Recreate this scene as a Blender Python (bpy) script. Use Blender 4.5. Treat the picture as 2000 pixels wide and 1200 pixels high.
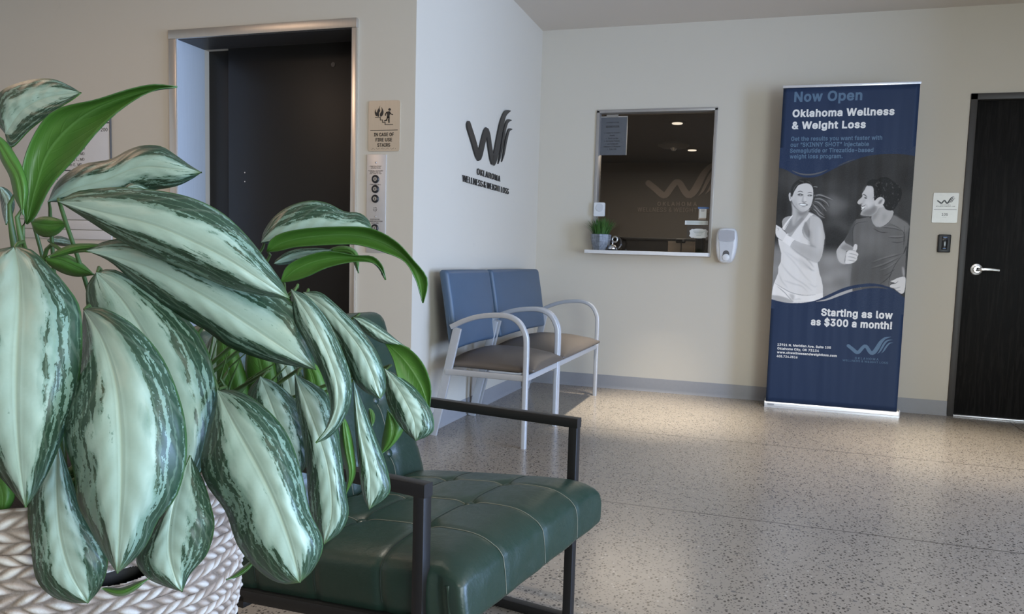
import bpy, bmesh, math, random
import numpy as np
from mathutils import Vector, Matrix
for o in list(bpy.data.objects): bpy.data.objects.remove(o, do_unlink=True)
SC = bpy.context.scene
COL = SC.collection
random.seed(7); RNG = np.random.default_rng(11)

# ------------------------------------------------------------------ camera
CAM = Vector((0.0, 0.0, 0.98255))
FPX, CX, CY = 1423.44, 1082.19, 624.50
CR = Vector((0.9596058, 0.2794457, 0.0326617)); CU = Vector((-0.0540593, 0.0692089, 0.9961364)); CF = Vector((-0.2761055, 0.9576640, -0.0815199))
cd = bpy.data.cameras.new('camera'); cam = bpy.data.objects.new('camera', cd); COL.objects.link(cam)
m = Matrix((CR, CU, -CF)).transposed().to_4x4(); m.translation = CAM
cam.matrix_world = m
cd.sensor_fit = 'HORIZONTAL'; cd.sensor_width = 36.0; cd.lens = FPX / 2000 * 36.0
cd.shift_x = (1000 - CX) / 2000; cd.shift_y = (CY - 600) / 2000
cd.clip_start = 0.02
SC.camera = cam
# ------------------------------------------------------------------ view, world, lights
vs = SC.view_settings
vs.view_transform = 'Standard'; vs.look = 'None'; vs.gamma = 1.0; vs.use_curve_mapping = False
SC.display_settings.display_device = 'sRGB'
vs.exposure = -0.3
w = bpy.data.worlds.new('world'); SC.world = w; w.use_nodes = True
w.node_tree.nodes['Background'].inputs[0].default_value = (0.94, 0.99, 1.0, 1)
w.node_tree.nodes['Background'].inputs[1].default_value = 0.30

def area(name, loc, target, sx, sy, power, col, spread=180):
    l = bpy.data.lights.new(name, 'AREA'); l.shape = 'RECTANGLE'; l.size = sx; l.size_y = sy
    l.energy = power; l.color = col; l.spread = math.radians(spread)
    o = bpy.data.objects.new(name, l); COL.objects.link(o); o.location = loc
    o.rotation_euler = (Vector(target) - Vector(loc)).to_track_quat('-Z', 'Y').to_euler()
    return o
def spot(name, loc, target, power, col, ang, blend, rad=0.05):
    l = bpy.data.lights.new(name, 'SPOT'); l.energy = power; l.color = col
    l.spot_size = math.radians(ang); l.spot_blend = blend; l.shadow_soft_size = rad
    o = bpy.data.objects.new(name, l); COL.objects.link(o); o.location = loc
    o.rotation_euler = (Vector(target) - Vector(loc)).to_track_quat('-Z', 'Y').to_euler()
    return o
# daylight through the glazed entrance on the right, behind the photographer
area('daylight_entrance', (5.0, 2.05, 1.30), (-1.7, 4.2, 1.1), 2.7, 2.4, 560, (0.42, 0.60, 1.0))
area('daylight_near', (2.5, -0.9, 1.10), (-0.7, 0.95, 0.80), 1.9, 1.6, 142, (0.80, 0.94, 1.0))
# recessed ceiling spots
spot('downlight_reception', (-0.72, 4.74, 2.74), (-0.72, 4.78, 0), 820, (1.0, 0.92, 0.78), 40, 0.9)
spot('downlight_banner', (0.45, 4.25, 2.74), (0.45, 4.25, 0), 340, (1.0, 0.92, 0.80), 58, 1.0)
spot('downlight_door', (1.2, 4.55, 2.74), (1.2, 4.5, 0), 380, (1.0, 0.92, 0.77), 42, 0.9)
spot('downlight_armchair', (-1.55, 1.55, 2.72), (-1.30, 1.75, 0), 105, (1.0, 0.90, 0.76), 46, 0.5, 0.03)
for (x, y), pw, c in (((-3.4, 1.6), 14, (1.0, 0.70, 0.50)), ((-3.4, -0.8), 14, (1.0, 0.70, 0.50)), ((0.4, -0.9), 20, (1.0, 0.93, 0.84)), ((1.9, 1.6), 23, (1.0, 0.93, 0.84)), ((1.0, -0.4), 12, (1.0, 0.86, 0.60))):
    area('lobby_fill', (x, y, 2.73), (x, y, 0), 0.9, 0.9, pw, c)  # unseen ceiling panels added as soft fill light for the lobby

# ------------------------------------------------------------------ photograph measurements -> world
D, E, XL, H = 5.529, 3.4284, -1.7613, 2.7457       # back wall y, elevator wall y, logo wall x, ceiling z
def ray(x, y): return CF + CR * ((x - CX) / FPX) - CU * ((y - CY) / FPX)
def on_y(x, y, v): d = ray(x, y); return CAM + d * (v / d.y)
def on_x(x, y, v): d = ray(x, y); return CAM + d * (v / d.x)
def on_z(x, y, v): d = ray(x, y); return CAM + d * ((v - CAM.z) / d.z)
def deep(x, y, v): return CAM + ray(x, y) * v

# ------------------------------------------------------------------ materials
def lin(c):
    c = c / 255.0
    return c / 12.92 if c <= 0.04045 else ((c + 0.055) / 1.055) ** 2.4
def rgb(r, g, b): return (lin(r), lin(g), lin(b), 1)
class NT:
    def __init__(s, name):
        s.m = bpy.data.materials.new(name); s.m.use_nodes = True; s.t = s.m.node_tree
        s.b = s.t.nodes['Principled BSDF']
    def n(s, kind, **kw):
        o = s.t.nodes.new(kind)
        for k, v in kw.items(): setattr(o, k, v)
        return o
    def l(s, a, b): s.t.links.new(a, b)
    def put(s, sock, v):
        if isinstance(v, bpy.types.NodeSocket): s.l(v, sock)
        else: sock.default_value = v
    def math(s, op, a, b=None, c=None, clamp=False):
        o = s.n('ShaderNodeMath', operation=op); o.use_clamp = clamp
        s.put(o.inputs[0], a)
        if b is not None: s.put(o.inputs[1], b)
        if c is not None: s.put(o.inputs[2], c)
        return o.outputs[0]
    def mix(s, f, a, b):
        o = s.n('ShaderNodeMix', data_type='RGBA')
        s.put(o.inputs[0], f); s.put(o.inputs[6], a); s.put(o.inputs[7], b)
        return o.outputs[2]
    def ramp(s, f, stops):
        o = s.n('ShaderNodeValToRGB'); e = o.color_ramp.elements
        while len(e) < len(stops): e.new(0.5)
        for i, (p, c) in enumerate(stops):
            e[i].position = p; e[i].color = c if len(c) == 4 else (*c, 1)
        s.put(o.inputs[0], f); return o.outputs[0]
    def step(s, f, a, b):      # smooth 0..1
        o = s.n('ShaderNodeMapRange', interpolation_type='SMOOTHSTEP')
        s.put(o.inputs[0], f); s.put(o.inputs[1], a); s.put(o.inputs[2], b); return o.outputs[0]
    def noise(s, vec, scale, detail=3, rough=0.55, dist=0.0):
        o = s.n('ShaderNodeTexNoise'); o.inputs['Scale'].default_value = scale
        o.inputs['Detail'].default_value = detail; o.inputs['Roughness'].default_value = rough
        o.inputs['Distortion'].default_value = dist
        if vec is not None: s.l(vec, o.inputs['Vector'])
        return o.outputs['Fac']
    def obj(s): return s.n('ShaderNodeTexCoord').outputs['Object']
    def bump(s, h, strength, dist=0.01):
        o = s.n('ShaderNodeBump'); o.inputs['Strength'].default_value = strength
        o.inputs['Distance'].default_value = dist; s.put(o.inputs['Height'], h)
        s.l(o.outputs[0], s.b.inputs['Normal'])
    def base(s, v): s.put(s.b.inputs['Base Color'], v)
    def rough(s, v): s.put(s.b.inputs['Roughness'], v)
def simple(name, c, rough=0.5, metal=0.0, var=0.06, scale=40.0, bump=0.0, spec=0.5, coat=0.0):
    t = NT(name); v = t.noise(t.obj(), scale)
    d = tuple(x * (1 - var) for x in c[:3]) + (1,); l = tuple(min(1, x * (1 + var)) for x in c[:3]) + (1,)
    t.base(t.mix(v, d, l)); t.b.inputs['Metallic'].default_value = metal
    t.b.inputs['Specular IOR Level'].default_value = spec
    t.rough(t.math('MULTIPLY_ADD', v, 0.12 * rough, rough * 0.94)); t.b.inputs['Coat Weight'].default_value = coat
    if bump: t.bump(t.noise(t.obj(), scale * 3, 4), bump, 0.003)
    return t.m

def mat_wall(name, c):
    t = NT(name); o = t.obj()
    big = t.noise(o, 1.3, 4); scuff = t.noise(o, 9, 5, 0.6)
    cc = t.mix(t.math('MULTIPLY', big, 0.10), c, tuple(x * 0.8 for x in c[:3]) + (1,))
    t.base(t.mix(t.math('MULTIPLY', t.step(scuff, 0.66, 0.8), 0.12), cc, (0.3, 0.27, 0.24, 1)))
    t.rough(0.55); t.bump(t.noise(o, 260, 2), 0.06, 0.002); return t.m
M_WALL = mat_wall('wall_paint', (0.61, 0.555, 0.462, 1))
M_CEIL = mat_wall('ceiling_paint', (0.64, 0.58, 0.51, 1))

def mat_floor():
    t = NT('polished_concrete'); o = t.obj()
    sep = t.n('ShaderNodeSeparateXYZ'); t.l(o, sep.inputs[0])
    big = t.noise(o, 1.1, 5, 0.6); fine = t.noise(o, 30, 4, 0.6)
    c = t.mix(big, (0.285, 0.243, 0.197, 1), (0.355, 0.308, 0.252, 1))
    c = t.mix(t.math('MULTIPLY', fine, 0.35), c, (0.20, 0.178, 0.15, 1))
    def chips(scale, seed, frac, r0, r1, colr, stretch):
        nonlocal c
        mp = t.n('ShaderNodeMapping'); mp.inputs['Location'].default_value = (seed, seed * 0.7, 0)
        mp.inputs['Scale'].default_value = stretch; mp.inputs['Rotation'].default_value = (0, 0, seed)
        t.l(o, mp.inputs[0])
        v = t.n('ShaderNodeTexVoronoi', voronoi_dimensions='2D'); v.inputs['Scale'].default_value = scale
        t.l(mp.outputs[0], v.inputs['Vector'])
        s2 = t.n('ShaderNodeSeparateColor'); t.l(v.outputs['Color'], s2.inputs[0])
        keep = t.math('LESS_THAN', s2.outputs[0], frac)
        rad = t.math('MULTIPLY_ADD', s2.outputs[1], r1 - r0, r0)
        ins = t.math('LESS_THAN', v.outputs['Distance'], rad)
        c = t.mix(t.math('MULTIPLY', keep, ins), c, colr)
    chips(75, 1.0, 0.38, 0.10, 0.34, (0.085, 0.073, 0.06, 1), (1, 0.7, 1))
    chips(120, 2.3, 0.42, 0.12, 0.36, (0.12, 0.10, 0.085, 1), (0.8, 1, 1))
    chips(62, 4.1, 0.07, 0.08, 0.24, (0.42, 0.375, 0.315, 1), (1, 0.8, 1))
    chips(46, 6.2, 0.10, 0.10, 0.30, (0.15, 0.135, 0.12, 1), (0.8, 1, 1))
    # saw-cut joints
    def joint(axis, at):
        nonlocal c
        d = t.math('ABSOLUTE', t.math('SUBTRACT', sep.outputs[axis], at))
        c = t.mix(t.math('LESS_THAN', d, 0.0035), c, (0.10, 0.085, 0.07, 1))
    joint(1, 2.877); joint(0, 1.613); joint(1, 4.15); joint(0, -3.9)
    t.base(c); t.rough(t.math('MULTIPLY_ADD', fine, 0.10, 0.16))
    t.b.inputs['Specular IOR Level'].default_value = 0.42
    return t.m
M_FLOOR = mat_floor()
def mat_steel(name, c, rough, axis_scale):
    t = NT(name); o = t.obj(); mp = t.n('ShaderNodeMapping'); mp.inputs['Scale'].default_value = axis_scale
    t.l(o, mp.inputs[0]); g = t.noise(mp.outputs[0], 6, 3)
    t.base(t.mix(g, tuple(x * 0.88 for x in c[:3]) + (1,), c)); t.b.inputs['Metallic'].default_value = 1
    t.rough(t.math('MULTIPLY_ADD', g, 0.14, rough)); t.bump(g, 0.05, 0.001); return t.m
M_STEEL = mat_steel('brushed_steel', (0.80, 0.76, 0.70, 1), 0.24, (40, 40, 1))
M_LINING = mat_steel('jamb_steel', (0.74, 0.79, 0.84, 1), 0.42, (40, 40, 1)); M_LINING.node_tree.nodes['Principled BSDF'].inputs['Metallic'].default_value = 0.35
M_STEEL_H = mat_steel('brushed_steel_flat', (0.66, 0.63, 0.58, 1), 0.30, (60, 60, 2))
M_CHROME = simple('chrome', (0.75, 0.75, 0.76, 1), 0.12, 1.0)
M_WINFRAME = simple('dull_window_metal', (0.40, 0.375, 0.35, 1), 0.42, 0.6)
M_SATIN = simple('satin_chrome', (0.62, 0.61, 0.59, 1), 0.3, 1.0)
M_SILVER = simple('silver_paint', (0.50, 0.505, 0.515, 1), 0.38, 0.25)
M_ALU = simple('aluminium', (0.80, 0.80, 0.82, 1), 0.32, 0.55)
M_BLACKMETAL = simple('black_powder_coat', (0.011, 0.0105, 0.011, 1), 0.42, 0.0, bump=0.03, scale=200)
M_BLACK = simple('black_plastic', (0.012, 0.012, 0.013, 1), 0.35)
M_INK = simple('black_lettering', (0.02, 0.018, 0.017, 1), 0.35)
M_ELEVDOOR = simple('elevator_door_paint', (0.012, 0.0108, 0.010, 1), 0.42, 0.0, scale=3, spec=0.35)
M_BASE = simple('vinyl_baseboard', (0.285, 0.28, 0.285, 1), 0.5)
M_WHITE = simple('white_plastic', (0.72, 0.72, 0.72, 1), 0.32)
M_SHELF = simple('white_laminate', (0.74, 0.72, 0.69, 1), 0.4)
M_PAPER = simple('paper', (0.72, 0.71, 0.67, 1), 0.8)
M_GREYPAPER = simple('grey_paper', (0.105, 0.108, 0.115, 1), 0.6)
M_DARKFRAME = simple('dark_bronze_frame', (0.045, 0.041, 0.038, 1), 0.45)
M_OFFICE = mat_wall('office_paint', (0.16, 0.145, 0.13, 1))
def mat_wood():
    t = NT('black_oak_veneer'); o = t.obj(); mp = t.n('ShaderNodeMapping'); mp.inputs['Scale'].default_value = (9, 9, 0.7)
    t.l(o, mp.inputs[0]); g = t.noise(mp.outputs[0], 5, 6, 0.65, 0.8)
    h = t.step(g, 0.45, 0.62)
    t.base(t.mix(h, (0.006, 0.0055, 0.0052, 1), (0.013, 0.0118, 0.011, 1))); t.rough(0.5); t.b.inputs['Specular IOR Level'].default_value = 0.12; t.bump(h, 0.25, 0.002)
    return t.m
M_WOOD = mat_wood()
def mat_vinyl(name, c, rough, sc=420):
    t = NT(name); o = t.obj(); n1 = t.noise(o, 7, 4)
    t.base(t.mix(n1, tuple(x * 0.88 for x in c[:3]) + (1,), tuple(x * 1.1 for x in c[:3]) + (1,)))
    t.rough(rough); t.bump(t.noise(o, sc, 2), 0.18, 0.002); return t.m
M_BLUEVINYL = mat_vinyl('slate_blue_vinyl', (0.060, 0.098, 0.150, 1), 0.45)
M_BROWNVINYL = mat_vinyl('taupe_vinyl', (0.100, 0.081, 0.066, 1), 0.45)
def mat_leather():
    t = NT('dark_green_leather'); o = t.obj()
    a = t.noise(o, 5, 5, 0.6); b = t.noise(o, 26, 6, 0.7, 1.2); cr = t.noise(o, 90, 3, 0.6)
    c = t.mix(a, (0.009, 0.026, 0.018, 1), (0.018, 0.040, 0.028, 1))
    c = t.mix(t.math('MULTIPLY', t.step(b, 0.60, 0.78), 0.22), c, (0.06, 0.085, 0.07, 1))
    t.base(c); t.rough(t.math('MULTIPLY_ADD', b, 0.34, 0.18))
    t.b.inputs['Specular IOR Level'].default_value = 0.6
    mp = t.n('ShaderNodeMapping'); mp.inputs['Scale'].default_value = (6, 14, 9); mp.inputs['Rotation'].default_value = (0.2, 0.1, 0.5)
    t.l(o, mp.inputs[0]); wr = t.noise(mp.outputs[0], 3.2, 5, 0.62, 1.6)
    t.bump(t.math('ADD', t.math('MULTIPLY', cr, 0.10), t.math('ADD', t.math('MULTIPLY', b, 0.45), t.math('MULTIPLY', wr, 0.55))), 0.16, 0.008)
    return t.m
M_LEATHER = mat_leather()
M_THREAD = simple('pale_thread', (0.17, 0.175, 0.14, 1), 0.5)
M_SEAMDARK = simple('seam_shadow_thread', (0.01, 0.02, 0.015, 1), 0.7)

# ------------------------------------------------------------------ object helpers
def link(name, me, parent=None, mats=()):
    o = bpy.data.objects.new(name, me); COL.objects.link(o)
    for mm in mats: me.materials.append(mm)
    if parent is not None:
        o.parent = parent; o.matrix_parent_inverse = Matrix.Translation(-parent.location)
    return o
def tag(o, label=None, cat=None, group=None, kind=None):
    if label: o['label'] = label
    if cat: o['category'] = cat
    if group: o['group'] = group
    if kind: o['kind'] = kind
    return o
def thing(name, loc, label, cat, group=None):
    o = bpy.data.objects.new(name, None); COL.objects.link(o); o.location = loc
    o.empty_display_size = 0.05
    return tag(o, label, cat, group)
def smooth(me, ang=35):
    for p in me.polygons: p.use_smooth = True
    bm = bmesh.new(); bm.from_mesh(me); a = math.radians(ang)
    for e in bm.edges:
        if len(e.link_faces) == 2 and e.calc_face_angle(0) > a: e.smooth = False
    bm.to_mesh(me); bm.free()
def curve_pts(pts, n):      # Catmull-Rom through points, n samples
    P = np.array(pts, float)
    if len(P) == 2: return np.array([P[0] + (P[1] - P[0]) * k for k in np.linspace(0, 1, n)])
    Q = np.vstack([2 * P[0] - P[1], P, 2 * P[-1] - P[-2]])
    dense = []
    for i in range(1, len(Q) - 2):
        for k in np.linspace(0, 1, 24, endpoint=(i == len(Q) - 3)):
            a, b, c, d = Q[i - 1], Q[i], Q[i + 1], Q[i + 2]
            dense.append(0.5 * ((2 * b) + (c - a) * k + (2 * a - 5 * b + 4 * c - d) * k ** 2 + (3 * b - a - 3 * c + d) * k ** 3))
    dense = np.array(dense); L = np.r_[0, np.cumsum(np.linalg.norm(np.diff(dense, axis=0), axis=1))]
    t = np.linspace(0, L[-1], n)
    return np.array([np.interp(t, L, dense[:, j]) for j in range(P.shape[1])]).T
class MB:
    def __init__(s): s.bm = bmesh.new()
    def box(s, a, b, bev=0.0, seg=2, mat=None):
        a = Vector(a); b = Vector(b); t = bmesh.new()
        bmesh.ops.create_cube(t, size=1.0)
        for v in t.verts: v.co = Vector((a[i] + (b[i] - a[i]) * (v.co[i] + 0.5) for i in range(3)))
        if bev: bmesh.ops.bevel(t, geom=t.edges[:], offset=bev, segments=seg, affect='EDGES', profile=0.5)
        if mat is not None: t.transform(mat)
        return s.add(t)
    def add(s, t):
        me = bpy.data.meshes.new('t'); t.to_mesh(me); t.free(); s.bm.from_mesh(me); bpy.data.meshes.remove(me); return s
    def sweep(s, pts, prof, ref=(0, 1, 0), caps=True, scale=None, closed_prof=True):
        P = [Vector(p) for p in pts]; n = len(P); rings = []; ref = Vector(ref)
        for i in range(n):
            t = (P[min(i + 1, n - 1)] - P[max(i - 1, 0)]).normalized()
            x = ref - t * ref.dot(t)
            if x.length < 1e-4: x = t.orthogonal()
            x.normalize(); y = t.cross(x)
            k = scale[i] if scale is not None else 1.0
            rings.append([s.bm.verts.new(P[i] + x * (q[0] * k) + y * (q[1] * k)) for q in prof])
        m = len(prof)
        for i in range(n - 1):
            for j in range(m if closed_prof else m - 1):
                s.bm.faces.new((rings[i][j], rings[i][(j + 1) % m], rings[i + 1][(j + 1) % m], rings[i + 1][j]))
        if caps and closed_prof:
            s.bm.faces.new(rings[0][::-1]); s.bm.faces.new(rings[-1])
        return s
    def tube(s, pts, r, k=8, scale=None):
        return s.sweep(pts, [(r * math.cos(2 * math.pi * i / k), r * math.sin(2 * math.pi * i / k)) for i in range(k)], (0.13, 0.31, 0.94), scale=scale)
    def lathe(s, prof, c, axis='z', k=32, rot=None):
        c = Vector(c); rings = []
        for (r, z) in prof:
            ring = []
            for i in range(k):
                a = 2 * math.pi * i / k; p = Vector((r * math.cos(a), r * math.sin(a), z))
                if axis == '-y': p = Vector((p.x, -p.z, p.y))
                if axis == 'x': p = Vector((p.z, p.x, p.y))
                ring.append(s.bm.verts.new(c + p))
            rings.append(ring)
        for i in range(len(rings) - 1):
            for j in range(k):
                s.bm.faces.new((rings[i][j], rings[i][(j + 1) % k], rings[i + 1][(j + 1) % k], rings[i + 1][j]))
        s.bm.faces.new(rings[0][::-1]); s.bm.faces.new(rings[-1]); return s
    def prism(s, pts, n, depth):       # polygon of 3D points pushed along n
        n = Vector(n); a = [s.bm.verts.new(Vector(p)) for p in pts]; b = [s.bm.verts.new(Vector(p) + n * depth) for p in pts]
        k = len(pts)
        try:
            s.bm.faces.new(a[::-1]); s.bm.faces.new(b)
        except ValueError: pass
        for i in range(k): s.bm.faces.new((a[i], a[(i + 1) % k], b[(i + 1) % k], b[i]))
        return s
    def build(s, name, mat, parent=None, sm=35, xf=None):
        if xf is not None: s.bm.transform(xf)
        bmesh.ops.recalc_face_normals(s.bm, faces=s.bm.faces[:])
        me = bpy.data.meshes.new(name); s.bm.to_mesh(me); s.bm.free()
        if sm: smooth(me, sm)
        return link(name, me, parent, mat if isinstance(mat, (list, tuple)) else [mat])
def rrect(w, h, r, k=4):
    o = []
    for cx, cy, a0 in ((w / 2 - r, h / 2 - r, 0), (-w / 2 + r, h / 2 - r, 90), (-w / 2 + r, -h / 2 + r, 180), (w / 2 - r, -h / 2 + r, 270)):
        for i in range(k + 1):
            a = math.radians(a0 + 90 * i / k); o.append((cx + r * math.cos(a), cy + r * math.sin(a)))
    return o
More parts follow.
